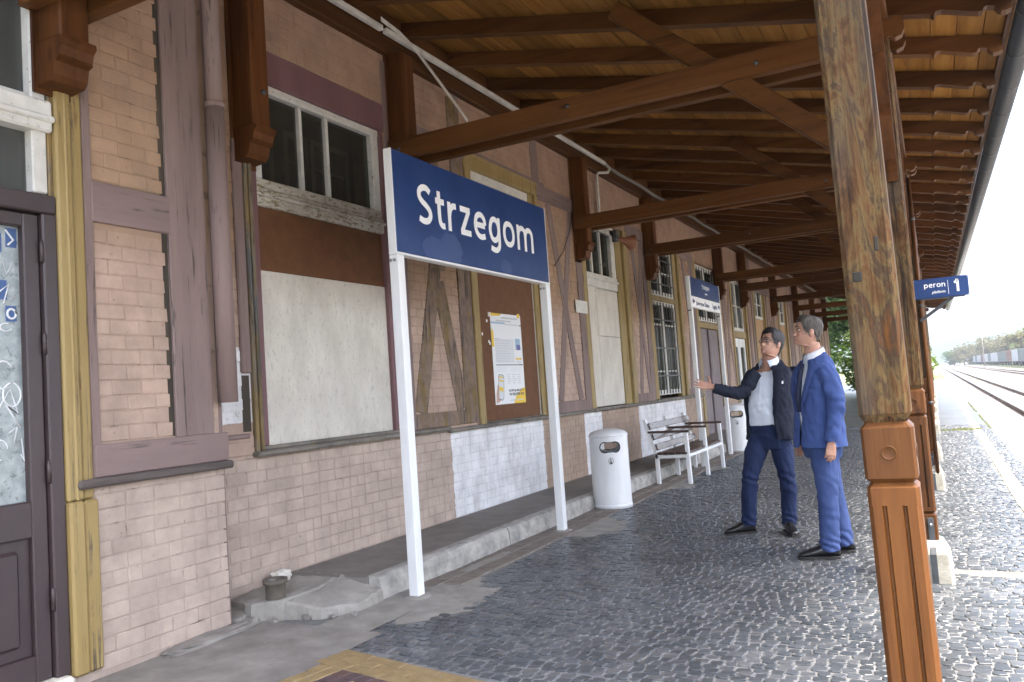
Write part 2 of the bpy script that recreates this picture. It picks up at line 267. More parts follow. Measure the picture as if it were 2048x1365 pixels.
M['slat'] = mat('dark_stained_slat', (0.05, 0.028, 0.022), (0.075, 0.042, 0.032), 9, (0.3, 0.06, 1), rough=0.32, bump=0.1, spec=0.6)
M['slat_sheen_tint'] = mat('glossy_sheen_tinted_slat', (0.09, 0.06, 0.05), (0.12, 0.085, 0.07), 9, (0.3, 0.06, 1), rough=0.2, bump=0.05, spec=0.9)  # glossy stain, its base colour lightened to imitate the sky's reflection
M['roof'] = mat('clay_roof_tile', (0.20, 0.10, 0.075), (0.26, 0.13, 0.10), 6, rough=0.8)
M['plaster'] = mat('pale_render', (0.5, 0.42, 0.36), (0.56, 0.48, 0.42), 2, rough=0.9)
M['poster'] = flat('poster_paper', (0.74, 0.76, 0.78), 0.35); M['p_yellow'] = flat('poster_yellow', (0.75, 0.50, 0.02), 0.4); M['p_blue'] = flat('poster_pale_blue', (0.30, 0.45, 0.60), 0.4)
M['p_grey'] = flat('poster_grey', (0.50, 0.52, 0.54), 0.4); M['p_dark'] = flat('poster_dark', (0.05, 0.05, 0.06), 0.4); M['p_navy'] = flat('poster_navy', (0.10, 0.10, 0.32), 0.4); M['p_skin'] = flat('poster_hand', (0.55, 0.36, 0.28), 0.5)
M['p_mid'] = flat('poster_mid_grey', (0.22, 0.23, 0.25), 0.4); M['p_pale'] = flat('poster_pale_grey', (0.62, 0.65, 0.68), 0.4)
M['graf_w'] = flat('graffiti_white', (0.62, 0.64, 0.66), 0.5); M['graf_b'] = flat('graffiti_blue', (0.05, 0.10, 0.24), 0.5)
M['door_glass'] = mat('scratched_door_glass', (0.20, 0.235, 0.24), (0.33, 0.375, 0.38), 16, (1, 1, 1), peel=((0.12, 0.15, 0.155), 0.40, 20), rough=0.22, bump=0.05, spec=0.6)
# people
M['skin'] = mat('skin', (0.40, 0.205, 0.14), (0.54, 0.315, 0.225), 14, dirt=((0.42, 0.19, 0.135), 0.5, 22), rough=0.5, bump=0.12, bsc=160); M['lips'] = flat('lips', (0.36, 0.13, 0.11), 0.5)
M['hair_dark'] = mat('dark_hair', (0.012, 0.010, 0.010), (0.035, 0.028, 0.026), 60, (1, 1, 0.3), rough=0.45, bump=0.6, bsc=120)
M['hair_grey'] = mat('greying_hair', (0.035, 0.028, 0.024), (0.13, 0.115, 0.10), 60, (1, 1, 0.3), rough=0.55, bump=0.6, bsc=120)
M['navy_cloth'] = mat('navy_jacket_cloth', (0.014, 0.017, 0.030), (0.020, 0.024, 0.040), 6, rough=0.85, bump=0.15, bsc=200, spec=0.2)
M['blue_cloth'] = mat('blue_suit_cloth', (0.046, 0.078, 0.225), (0.058, 0.098, 0.27), 6, rough=0.8, bump=0.12, bsc=200, spec=0.25)
M['denim'] = mat('dark_jeans', (0.012, 0.020, 0.060), (0.022, 0.034, 0.085), 9, (1, 1, 0.4), rough=0.85, bump=0.15, bsc=150, spec=0.2)
M['shirt'] = mat('pale_blue_shirt', (0.68, 0.73, 0.82), (0.74, 0.78, 0.85), 6, rough=0.8, bump=0.12, bsc=100, spec=0.2); M['shirt_white'] = mat('white_shirt', (0.68, 0.70, 0.74), (0.74, 0.76, 0.80), 6, rough=0.8, bump=0.1, spec=0.2)
M['blue_trouser'] = mat('blue_trouser_cloth', (0.042, 0.070, 0.185), (0.054, 0.086, 0.22), 6, rough=0.8, bump=0.12, bsc=200, spec=0.25)
M['tie'] = flat('dark_tie', (0.02, 0.025, 0.06), 0.6)
M['leather'] = mat('black_shoe_leather', (0.008, 0.008, 0.009), (0.014, 0.014, 0.015), 10, rough=0.28, bump=0.08, spec=0.6); M['sole'] = flat('rubber_sole', (0.03, 0.028, 0.026), 0.7)
M['eye'] = flat('eye_white', (0.6, 0.58, 0.55), 0.3); M['iris'] = flat('iris', (0.03, 0.02, 0.015), 0.2); M['steel'] = flat('spectacle_steel', (0.20, 0.20, 0.21), 0.3, metal=0.6)
# outdoors
M['ballast'] = mat('track_ballast', (0.19, 0.17, 0.145), (0.34, 0.315, 0.28), 9, (1, 1, 1), rough=0.95, bump=0.8, bsc=18)
M['rail'] = mat('rusty_rail', (0.10, 0.055, 0.035), (0.14, 0.085, 0.055), 8, rough=0.6, bump=0.2, metal=0.3); M['railtop'] = flat('polished_rail_head', (0.30, 0.27, 0.25), 0.3, metal=0.9)
M['sleeper'] = mat('concrete_sleeper', (0.26, 0.24, 0.21), (0.34, 0.31, 0.28), 6, rough=0.9)
M['ground'] = mat('dry_grassland', (0.16, 0.17, 0.06), (0.30, 0.28, 0.16), 0.25, dirt=((0.12, 0.17, 0.05), 0.8, 0.07), rough=0.95, bump=0.3, bsc=3)
M['hill'] = mat('wooded_hillside', (0.04, 0.062, 0.04), (0.06, 0.09, 0.055), 0.05, rough=0.95, bump=0.8, bsc=0.2)
M['field'] = mat('pale_stubble_field', (0.36, 0.34, 0.22), (0.42, 0.40, 0.28), 0.02, rough=0.95, bump=0.0)
def leaf(name, a, b_):
    m, nt, n, l, b = new_mat(name)
    g = n.new('ShaderNodeNewGeometry'); r = ramp(n, [(0.0, a), (1.0, b_)]); l.new(g.outputs['Random Per Island'], r.inputs[0])
    l.new(r.outputs[0], b.inputs['Base Color']); b.inputs['Roughness'].default_value = 0.55
    tl = n.new('ShaderNodeBsdfTranslucent'); l.new(r.outputs[0], tl.inputs[0]); mx = n.new('ShaderNodeMixShader'); mx.inputs[0].default_value = 0.4
    l.new(b.outputs[0], mx.inputs[1]); l.new(tl.outputs[0], mx.inputs[2]); l.new(mx.outputs[0], n['Material Output'].inputs[0])
    return m
M['leaf'] = leaf('fresh_leaves', (0.045, 0.10, 0.02), (0.11, 0.19, 0.035)); M['leaf_light'] = leaf('light_leaves', (0.10, 0.17, 0.03), (0.19, 0.26, 0.05)); M['leaf_far'] = leaf('autumn_leaves', (0.10, 0.11, 0.035), (0.20, 0.17, 0.06)); M['leaf_dark'] = leaf('dark_leaves', (0.035, 0.07, 0.022), (0.07, 0.12, 0.035))
M['bark'] = mat('bark', (0.08, 0.06, 0.045), (0.13, 0.10, 0.08), 6, (1, 1, 0.2), rough=0.9, bump=0.6)
M['grass'] = leaf('grass_blades', (0.15, 0.19, 0.05), (0.30, 0.30, 0.12))
M['wagon_g'] = mat('grey_green_wagon', (0.17, 0.21, 0.20), (0.22, 0.26, 0.25), 0.6, (1, 1, 0.2), dirt=((0.22, 0.15, 0.10), 0.5, 0.8), rough=0.7); M['wagon_w'] = mat('pale_grey_wagon', (0.45, 0.46, 0.46), (0.52, 0.53, 0.53), 0.6, rough=0.7); M['wagon_r'] = mat('brown_wagon', (0.22, 0.13, 0.10), (0.27, 0.17, 0.13), 0.6, rough=0.7)
M['house'] = flat('white_gable', (0.7, 0.69, 0.66), 0.8)

# ------------------------------------------------------------------ mesh builder
class MB:
    def __init__(s): s.v = []; s.f = []; s.mi = []; s.sm = []
    def add(s, vs, fs, mi=0, sm=False):
        o = len(s.v); s.v += [tuple(p) for p in vs]
        for f in fs: s.f.append([i + o for i in f]); s.mi.append(mi); s.sm.append(sm)
        return s
    def box(s, x0, x1, y0, y1, z0, z1, ch=0.0, mi=0):
        return s.obox(Vector(((x0 + x1) / 2, (y0 + y1) / 2, (z0 + z1) / 2)), (Vector((1, 0, 0)), Vector((0, 1, 0)), Vector((0, 0, 1))), (abs(x1 - x0) / 2, abs(y1 - y0) / 2, abs(z1 - z0) / 2), ch, mi)
    def obox(s, c, ax, h, ch=0.0, mi=0):
        if ch <= 0:
            vs = [c + ax[0] * (h[0] * i) + ax[1] * (h[1] * j) + ax[2] * (h[2] * k) for i in (-1, 1) for j in (-1, 1) for k in (-1, 1)]
            return s.add(vs, [(0, 1, 3, 2), (4, 6, 7, 5), (0, 4, 5, 1), (2, 3, 7, 6), (0, 2, 6, 4), (1, 5, 7, 3)], mi)
        ch = min(ch, min(h) * 0.9); vs = []; ix = {}
        for i in (-1, 1):
            for j in (-1, 1):
                for k in (-1, 1):
                    for a in range(3):
                        d = [h[0] - ch, h[1] - ch, h[2] - ch]; d[a] = h[a]
                        ix[(i, j, k, a)] = len(vs); vs.append(c + ax[0] * (d[0] * i) + ax[1] * (d[1] * j) + ax[2] * (d[2] * k))
        fs = []
        for a in range(3):
            b, cc = (a + 1) % 3, (a + 2) % 3
            for sg in (-1, 1):
                q = []
                for (p, r) in ((-1, -1), (1, -1), (1, 1), (-1, 1)):
                    t = [0, 0, 0]; t[a] = sg; t[b] = p; t[cc] = r; q.append(ix[(t[0], t[1], t[2], a)])
                fs.append(tuple(q if sg > 0 else q[::-1]))
        for a in range(3):
            b, cc = (a + 1) % 3, (a + 2) % 3
            for sb in (-1, 1):
                for sc_ in (-1, 1):
                    t0 = [0, 0, 0]; t1 = [0, 0, 0]; t0[a] = -1; t1[a] = 1
                    for t in (t0, t1): t[b] = sb; t[cc] = sc_
                    q = [ix[(*t0, b)], ix[(*t1, b)], ix[(*t1, cc)], ix[(*t0, cc)]]
                    fs.append(tuple(q if sb * sc_ < 0 else q[::-1]))
        for i in (-1, 1):
            for j in (-1, 1):
                for k in (-1, 1):
                    q = [ix[(i, j, k, 0)], ix[(i, j, k, 1)], ix[(i, j, k, 2)]]
                    fs.append(tuple(q if i * j * k > 0 else q[::-1]))
        return s.add(vs, fs, mi)
    def beam(s, p0, p1, w, h, ch=0.0, up=(0, 0, 1), mi=0):
        p0 = Vector(p0); p1 = Vector(p1); d = (p1 - p0); L = d.length; d.normalize()
        u = Vector(up); sd_ = d.cross(u).normalized(); u = sd_.cross(d)
        return s.obox((p0 + p1) / 2, (d, sd_, u), (L / 2, w / 2, h / 2), ch, mi)
    def prism(s, poly, t0, t1, axis='Y', mi=0):
        """polygon in the plane across an axis, extruded along it: axis Y takes (x, z), X takes (y, z), Z takes (x, y)"""
        def P(a, b, t): return {'Y': (a, t, b), 'X': (t, a, b), 'Z': (a, b, t)}[axis]
        n = len(poly); vs = [P(a, b, t0) for a, b in poly] + [P(a, b, t1) for a, b in poly]
        fs = [tuple(range(n)), tuple(range(2 * n - 1, n - 1, -1))] + [(i, (i + 1) % n + 0, (i + 1) % n + n, i + n) for i in range(n)]
        return s.add(vs, fs, mi)
    def loft(s, rings, cap=True, mi=0, sm=True, closed=True):
        n = len(rings[0]); vs = [p for r in rings for p in r]; fs = []
        m = n if closed else n - 1
        for k in range(len(rings) - 1):
            for i in range(m): fs.append((k * n + i, k * n + (i + 1) % n, (k + 1) * n + (i + 1) % n, (k + 1) * n + i))
        if cap and closed:
            fs.append(tuple(range(n - 1, -1, -1))); fs.append(tuple(range((len(rings) - 1) * n, len(rings) * n)))
        return s.add(vs, fs, mi, sm)
    def tube(s, pts, r, n=8, mi=0, sm=True, cap=True):
        pts = [Vector(p) for p in pts]; rs = r if isinstance(r, (list, tuple)) else [r] * len(pts)
        rings = []; ref = None
        for i, p in enumerate(pts):
            d = (pts[min(i + 1, len(pts) - 1)] - pts[max(i - 1, 0)]).normalized()
            if ref is None:
                ref = d.cross(Vector((0, 0, 1)));
                if ref.length < 0.1: ref = d.cross(Vector((1, 0, 0)))
            ref = (ref - d * ref.dot(d)).normalized(); b = d.cross(ref)
            rings.append([p + (ref * math.cos(2 * PI * k / n) + b * math.sin(2 * PI * k / n)) * rs[i] for k in range(n)])
        return s.loft(rings, cap, mi, sm)
    def lathe(s, prof, c, n=24, mi=0, sm=True, cap=True):
        rings = [[(c[0] + r * math.cos(2 * PI * k / n), c[1] + r * math.sin(2 * PI * k / n), c[2] + z) for k in range(n)] for r, z in prof]
        return s.loft(rings, cap, mi, sm)
    def build(s, name, mats, parent=None, origin=None):
        if not isinstance(mats, (list, tuple)): mats = [mats]
        xs = [p[0] for p in s.v]; ys = [p[1] for p in s.v]; zs = [p[2] for p in s.v]
        o = Vector(origin) if origin else Vector(((min(xs) + max(xs)) / 2, (min(ys) + max(ys)) / 2, min(zs)))
        me = bpy.data.meshes.new(name); me.from_pydata([(p[0] - o[0], p[1] - o[1], p[2] - o[2]) for p in s.v], [], s.f)
        for m in mats: me.materials.append(m)
        me.polygons.foreach_set('material_index', s.mi); me.polygons.foreach_set('use_smooth', s.sm); me.update()
        if len(s.f) < 60000:
            bm = bmesh.new(); bm.from_mesh(me); bmesh.ops.recalc_face_normals(bm, faces=bm.faces); bm.to_mesh(me); bm.free()
        return link(name, me, o, parent)
WPOS = {}
def link(name, data, wpos, parent=None):
    o = bpy.data.objects.new(name, data); COL.objects.link(o)
    WPOS[o.name] = Vector(wpos)
    if parent: o.parent = parent; o.location = Vector(wpos) - WPOS[parent.name]
    else: o.location = wpos
    return o
def tag(o, label=None, cat=None, group=None, kind=None):
    for k, v in (('label', label), ('category', cat), ('group', group), ('kind', kind)):
        if v: o[k] = v
    return o
def thing(name, loc, label, cat, group=None): return tag(link(name, None, loc), label, cat, group)
def copy_tree(root, delta, label=None, group=None):
    def rec(o, par):
        c = o.copy(); COL.objects.link(c)
        if par is None: WPOS[c.name] = WPOS[o.name] + Vector(delta); c.location = WPOS[c.name]
        else: c.parent = par; c.location = o.location; WPOS[c.name] = WPOS[o.name] + Vector(delta)
        for ch in list(o.children): rec(ch, c)
        return c
    c = rec(root, None)
    if label: c['label'] = label
    if group: c['group'] = group
    return c
def evaluated(o):
    dg = bpy.context.evaluated_depsgraph_get(); dg.update()
    me = bpy.data.meshes.new_from_object(o.evaluated_get(dg), depsgraph=dg)
    return me
def text_mb(txt, size, bold=0.0, shear=0.0, depth=0.002):
    cu = bpy.data.curves.new('lettering', 'FONT'); cu.body = txt; cu.size = size; cu.offset = bold; cu.shear = shear; cu.extrude = depth; cu.resolution_u = 6
    o = bpy.data.objects.new('lettering', cu); COL.objects.link(o)
    me = evaluated(o); bpy.data.objects.remove(o)
    vs = [tuple(v.co) for v in me.vertices]; fs = [tuple(p.vertices) for p in me.polygons]; bpy.data.meshes.remove(me)
    xs = [v[0] for v in vs]; return vs, fs, min(xs), max(xs), min(v[1] for v in vs), max(v[1] for v in vs)
def put_text(mb, txt, size, fn, width=None, bold=0.0, shear=0.0, mi=0, height=None, depth=0.002):
    """fn maps (a, b, d): along the line, up, off the surface; width and height stretch the line to a size"""
    vs, fs, x0, x1, y0, y1 = text_mb(txt, size, bold, shear, depth)
    kx = width / (x1 - x0) if width else 1.0; ky = height / (y1 - y0) if height else (kx if width else 1.0)
    mb.add([fn((v[0] - x0) * kx, v[1] * ky, v[2]) for v in vs], fs, mi)
    return (x1 - x0) * kx
def G(x): return -0.02 * max(0.0, min(x, 1.6) + 3.4)          # the platform falls gently towards the track

# ---- stroke lettering for the big boards: each letter is drawn from rounded centre lines, cap height 1
GLY = {
 'S': (.68, [[(.59, .83), (.44, .915), (.26, .90), (.125, .80), (.12, .66), (.23, .56), (.40, .475), (.54, .37), (.575, .235), (.47, .11), (.28, .075), (.08, .125)]]),
 't': (.47, [[(.20, .95), (.20, .70), (.20, .30), (.235, .14), (.33, .075), (.45, .085)], [(.03, .69), (.44, .69)]]),
 'r': (.48, [[(.10, .0), (.10, .765)], [(.11, .44), (.17, .58), (.29, .675), (.45, .685)]]),
 'z': (.62, [[(.05, .69), (.57, .69)], [(.50, .67), (.115, .095)], [(.05, .072), (.59, .072)]]),
 'e': (.72, [[(.11, .395), (.63, .395)], [(.635, .42), (.60, .58), (.47, .68), (.30, .68), (.16, .58), (.10, .39), (.15, .20), (.29, .09), (.46, .075), (.63, .115)]]),
 'g': (.74, [[(.60, .40), (.565, .56), (.46, .665), (.33, .685), (.19, .62), (.105, .45), (.10, .30), (.17, .15), (.29, .085), (.43, .11), (.55, .22), (.60, .40)], [(.625, .765), (.625, .40), (.625, .05), (.58, -.10), (.44, -.19), (.27, -.19), (.11, -.15)]]),
 'o': (.77, [[(.675, .38), (.63, .56), (.51, .665), (.385, .685), (.25, .665), (.135, .56), (.095, .38), (.135, .20), (.25, .095), (.385, .075), (.51, .095), (.63, .20), (.675, .38)]]),
 'm': (1.17, [[(.10, .0), (.10, .765)], [(.11, .46), (.17, .60), (.28, .675), (.41, .68), (.53, .62), (.575, .48), (.58, .30), (.58, .0)], [(.59, .46), (.65, .60), (.76, .675), (.90, .68), (1.02, .61), (1.06, .47), (1.06, .30), (1.06, .0)]]),
 'p': (.75, [[(.10, -.24), (.10, .765)], [(.11, .38), (.15, .56), (.27, .67), (.40, .685), (.54, .62), (.64, .45), (.64, .29), (.56, .15), (.43, .08), (.28, .10), (.16, .20), (.11, .38)]]),
 'n': (.70, [[(.10, .0), (.10, .765)], [(.11, .46), (.18, .60), (.30, .675), (.43, .68), (.55, .62), (.60, .48), (.60, .30), (.60, .0)]]),
 '1': (.50, [[(.08, .78), (.22, .84), (.33, .96), (.33, .0)]]),
}
def stroke_text(mb, txt, cap, w, fn, gap=.115, mi=0):
    """ribbons along the centre lines; fn maps (along, up, off the surface)"""
    x = 0.0; lay = 0
    for ch in txt:
        adv, lines = GLY[ch]
        for ln_ in lines:
            P = [Vector((a, b)) for a, b in ln_]; closed = (P[0] - P[-1]).length < 1e-6; pts = []
            for i in range(len(P) - 1):
                if len(P) == 2: pts += [P[0]]; continue
                p0 = P[i - 1] if i else (P[-2] if closed else P[0]); p3 = P[i + 2] if i + 2 < len(P) else (P[1] if closed else P[-1])
                for q in range(6):
                    t = q / 6; pts.append(.5 * ((2 * P[i]) + (P[i + 1] - p0) * t + (2 * p0 - 5 * P[i] + 4 * P[i + 1] - p3) * t * t + (3 * P[i] - p0 - 3 * P[i + 1] + p3) * t ** 3))
            pts.append(P[-1]); vs = []; lay += 1; d_ = .0004 * (lay % 4)
            for i, p in enumerate(pts):
                a = pts[i - 1] if i else (pts[-2] if closed else p); b = pts[i + 1] if i + 1 < len(pts) else (pts[1] if closed else p); d = (b - a).normalized(); nn = Vector((-d.y, d.x)) * (w / 2)
                for s_ in (1, -1): vs.append(fn((x + p.x + nn.x * s_) * cap, (p.y + nn.y * s_) * cap, d_))
            mb.add(vs, [(2 * i, 2 * i + 1, 2 * i + 3, 2 * i + 2) for i in range(len(pts) - 1)], mi)
        x += adv + gap
    return x - gap
# ================================================================== the setting: platform, ledge, track bed, far ground
def sheet(name, x0, x1, y0, y1, zf, m, xs=None, parent=None, n=1):
    xs = xs or [x0, x1]; mb = MB(); vs = []; fs = []; ny = n + 1
    for x in xs:
        for j in range(ny): vs.append((x, y0 + (y1 - y0) * j / n, zf(x)))
    for i in range(len(xs) - 1):
        for j in range(n): fs.append((i * ny + j, (i + 1) * ny + j, (i + 1) * ny + j + 1, i * ny + j + 1))
    return mb.add(vs, fs).build(name, m, parent)
platform = MB()
for (x0, x1) in ((-12.0, -3.4), (-3.4, 1.0)):
    platform.add([(x0, -6, G(x0) - .0055), (x1, -6, G(x1) - .0055), (x1, 21, G(x1) - .0055), (x0, 21, G(x0) - .0055)], [(0, 1, 2, 3)], 0)
    platform.add([(x0, 21, G(x0) - .003), (x1, 21, G(x1) - .003), (x1, 74, G(x1) - .003), (x0, 74, G(x0) - .003)], [(0, 1, 2, 3)], 1)
platform.add([(1.0, -6, G(1)), (1.0, 74, G(1)), (1.0, 74, -.9), (1.0, -6, -.9)], [(0, 1, 2, 3)], 2)
platform.add([(-12, 74, 0), (1.0, 74, G(1)), (1.0, 74, -.9), (-12, 74, -.9)], [(0, 1, 2, 3)], 2)
platform = tag(platform.build('platform', [M['joint'], M['cobble_far'], M['slab']], origin=(0, 0, 0)), kind='structure')
# concrete apron under the near wall, and cement patches
sheet('concrete_apron', -5.0, -3.02, -1, 3.95, lambda x: G(x) + .004, M['concrete'], [-5, -3.4, -3.02], platform)
# basalt setts, laid in slightly wavy rows
PATCH = [(-3.16, 4.7, .34, .55), (-3.12, 7.45, .32, .5), (-3.35, 5.9, .12, 1.5), (0.40, 6.35, .75, .085), (-3.2, 10.5, .3, .35), (-3.15, 12.5, .25, .3)]
def left_edge(y): return -3.14 + .05 * math.sin(y * 5.1) + .05 * math.sin(y * 2.3 + 1) + (0.10 if y > 8 else 0) * math.sin(y * 1.3)
APR = (-3.04, 3.64, math.radians(-10))                      # far left corner and turn of the tiled apron
def apron_local(x, y):
    dx, dy = x - APR[0], y - APR[1]; c, s_ = math.cos(-APR[2]), math.sin(-APR[2]); return dx * c - dy * s_, dx * s_ + dy * c
def free(x, y):
    if x < left_edge(y) or x > .945: return False
    if .60 < x < .765: return False
    u, v = apron_local(x, y)
    if u < 1.25 and v < .035: return False
    for (cx, cy, rx, ry) in PATCH:
        if ((x - cx) / rx) ** 2 + ((y - cy) / ry) ** 2 < 1 + .25 * math.sin(9 * math.atan2(y - cy, x - cx)): return False
    return True
setts = []
yrow = 2.45
while yrow < 21:
    h = rnd.uniform(.056, .070); x = -3.4 + rnd.uniform(0, .05)
    while x < .95:
        w = rnd.uniform(.055, .085); cx = x + w / 2
        cy = yrow + .035 * math.sin(cx * 2.1 + yrow * .3) + .02 * math.sin(cx * 5.3 + yrow * .9) + rnd.uniform(-.006, .006)
        if free(cx, cy): setts.append((cx, cy, w - .008, h - .008))
        x += w
    yrow += h
def sett_geo(cx, cy, w, h):
    """a sett with an uneven domed top: 4 sides and a 5-point crown"""
    a = rnd.uniform(-.2, .2); ca, sa = math.cos(a), math.sin(a); z = G(cx) + rnd.uniform(-.004, .004); vs = []
    tx, ty = rnd.uniform(-.025, .025), rnd.uniform(-.025, .025)
    def P(u, v, zz):
        return (cx + u * ca - v * sa, cy + u * sa + v * ca, z + zz + u * tx + v * ty)
    base = [(-1, -1), (0, -1.06), (1, -1), (1.04, 0), (1, 1), (0, 1.06), (-1, 1), (-1.04, 0)]
    pts = [(i * w / 2 * rnd.uniform(.80, 1.03), j * h / 2 * rnd.uniform(.80, 1.03)) if i and j and abs(i) == 1 and abs(j) == 1 else (i * w / 2 * rnd.uniform(.93, 1.02) + (rnd.uniform(-.01, .01) if not i else 0), j * h / 2 * rnd.uniform(.93, 1.02) + (rnd.uniform(-.006, .006) if not j else 0)) for i, j in base]
    n = 8
    for (u, v) in pts: vs.append(P(u, v, -.02))
    for (u, v) in pts: vs.append(P(u, v, -.003))
    for (u, v) in pts: vs.append(P(u * .92, v * .91, .0))
    fs = [tuple(range(2 * n, 3 * n))] + [(r + i, r + (i + 1) % n, r + n + (i + 1) % n, r + n + i) for r in (0, n) for i in range(n)]
    return vs, fs
def in_view(p):
    v = M3.transposed() @ (Vector(p) - Vector((0, 0, 1.36))); return -v.z > .3 and abs(v.x / -v.z) < .62 and abs(v.y / -v.z) < .415
vis = sorted([s_ for s_ in setts if in_view((s_[0], s_[1], G(s_[0])))], key=lambda q: q[0] ** 2 + q[1] ** 2)
near = set(vis[:290])
mass = MB()
for s_ in setts:
    vs, fs = sett_geo(*s_)
    if s_ in near: MB().add(vs, fs).build('cobblestone', M['cobble'], platform)
    else: mass.add(vs, fs)
tag(mass.build('cobblestones', M['cobble'], platform), kind='stuff')
# cement patches: low uneven skins
for (cx, cy, rx, ry) in PATCH:
    n = 26; ring = [(cx + rx * 1.12 * math.cos(2 * PI * k / n) * (1 + rnd.uniform(-.1, .1)), cy + ry * 1.12 * math.sin(2 * PI * k / n) * (1 + rnd.uniform(-.1, .1))) for k in range(n)]
    mb = MB(); mb.add([(x, y, G(x) - .004) for x, y in ring] + [(cx, cy, G(cx) + .005)], [(k, (k + 1) % n, n) for k in range(n)], 0, True)
    mb.build('cement_patch', M['concrete_light'] if cx < -1 else M['concrete'], platform)
# strip of dusty pavers between kerb and setts
sheet('cement_patch', -3.52, -3.125, 3.93, 4.97, lambda x: G(x) + .0035, M['concrete_light'], None, platform)
y = 4.98
while y < 15.5:
    for k in range(2):
        x0 = -3.49 + k * .17 + rnd.uniform(-.006, .006)
        MB().box(x0, x0 + .16, y + .1 * k, y + .235 + .1 * k, -.03, .002 + rnd.uniform(-.003, .003), .006).build('paver', M['paver'], platform)
    y += .245
# yellow line and platform edge slabs
ln = MB(); yy = -4.0
while yy < 70:
    L = rnd.uniform(1.6, 2.6); o_ = rnd.uniform(-.006, .006)
    ln.add([(.615 + o_, yy, G(.615) + .003), (.75 + o_, yy, G(.75) + .003), (.75 + o_, yy + L - .01, G(.75) + .003), (.615 + o_, yy + L - .01, G(.615) + .003)], [(0, 1, 2, 3)]); yy += L
ln.build('safety_line', M['line'], platform)
yy = -4.0
while yy < 73:
    z = G(1.2) + rnd.uniform(-.004, .004)
    MB().box(.955, 1.56 + rnd.uniform(-.01, .01), yy + .006, yy + .994, z - .22, z, .012).build('edge_slab', M['slab'], platform); yy += 1.0
# tiled apron in front of the near door
ca, sa = math.cos(APR[2]), math.sin(APR[2])
def ap(u, v, z): x = APR[0] + u * ca - v * sa; return (x, APR[1] + u * sa + v * ca, G(x) + z)
def tile(u0, u1, v0, v1, m, tri=None):
    g_ = .0035; z = rnd.uniform(-.0015, .0015) + .0045
    pts = [(u0 + g_, v0 + g_), (u1 - g_, v0 + g_), (u1 - g_, v1 - g_), (u0 + g_, v1 - g_)]
    if tri is not None: pts.pop(tri)
    n = len(pts); cu = sum(p[0] for p in pts) / n; cv = sum(p[1] for p in pts) / n
    vs = [ap(p, q, -.02) for p, q in pts] + [ap(p, q, z - .003) for p, q in pts] + [ap(cu + (p - cu) * .94, cv + (q - cv) * .94, z) for p, q in pts]
    fs = [tuple(range(2 * n, 3 * n))] + [(r + i, r + (i + 1) % n, r + n + (i + 1) % n, r + n + i) for r in (0, n) for i in range(n)]
    MB().add(vs, fs).build('tile', M[m], platform)
for r in range(3):                                           # border along the far side and the left side
    v1 = -.078 * r; u = -.12 * (r % 2)
    while u < 1.24:
        tile(max(u, 0), min(u + .24, 1.25), v1 - .078, v1, 'tile_y'); u += .24
    v = -.234
    if r % 2: tile(.078 * r, .078 * (r + 1), v - .12, v, 'tile_y'); v -= .12
    while v > -1.5:
        tile(.078 * r, .078 * (r + 1), v - .24, v, 'tile_y'); v -= .24
T = .085
for i in range(11):
    for j in range(13):
        u0, v1 = .236 + i * T, -.236 - j * T
        k = (i + j) % 4; q = (i - j) % 4
        m = 'tile_p' if (k in (0,) or q in (0,)) else ('tile_r' if k == 2 and q == 2 else 'tile_y')
        if j == 0 or i == 0: m = 'tile_p' if (i + j) % 3 else 'tile_r'
        tile(u0, u0 + T, v1 - T, v1, m)
MB().add([ap(0, 0, -.001), ap(1.26, 0, -.001), ap(1.26, -1.6, -.001), ap(0, -1.6, -.001)], [(0, 1, 2, 3)]).build('tile_bed', M['concrete_light'], platform)
# raised asphalt ledge with its kerb, broken off at the near end
ledge = MB()
ledge.add([(-4.30, 4.5, .165), (-3.60, 4.55, .155), (-3.60, 20, .155), (-4.30, 20, .165), (-4.30, 4.5, -.05), (-3.60, 4.55, -.05), (-3.60, 20, -.05), (-4.30, 20, -.05)], [(0, 1, 2, 3), (0, 1, 5, 4), (1, 2, 6, 5), (2, 3, 7, 6)])
ledge = tag(ledge.build('ledge', M['asphalt']), kind='structure')
yy = 4.58
for L in [1.9, 1.2, 1.5, 1.6, 1.4, 1.5, 1.5, 1.5, 1.5, 1.5, 1.4]:
    mb = MB(); n = 14; rings = []
    for k in range(n + 1):
        y = yy + .004 + (L - .008) * k / n; w = [rnd.uniform(-.006, .006) for _ in range(4)]
        rings.append([(-3.61, y, -.05), (-3.49 + w[0], y, -.05), (-3.495 + w[1], y, .10 + w[2]), (-3.512 + w[1], y, .148 + w[3]), (-3.54 + w[0], y, .158), (-3.61, y, .160)])
    mb.loft(rings, True, 0, False); mb.build('kerb_stone', M['kerb'], ledge); yy += L
def lump(name, c, r, m, parent, seed, n=14, rough=.22, flat_top=None):
    rings = []
    for i in range(1, n):
        th = PI * i / n; ring = []
        for k in range(20):
            ph = 2 * PI * k / 20; d = Vector((math.sin(th) * math.cos(ph), math.sin(th) * math.sin(ph), math.cos(th)))
            q = 1 + rough * mnoise.noise(d * 2.2 + Vector((seed, 0, 0))) + .5 * rough * mnoise.noise(d * 6 + Vector((seed, 9, 0)))
            sq = 1.0 / max(abs(d.x), abs(d.y), abs(d.z)) ** .55
            p = [c[a] + r[a] * d[a] * q * sq for a in range(3)]
            if flat_top is not None: p[2] = min(p[2], flat_top + .006 * mnoise.noise(d * 9))
            ring.append(p)
        rings.append(ring)
    return MB().loft(rings, True, 0, False).build(name, m, parent)
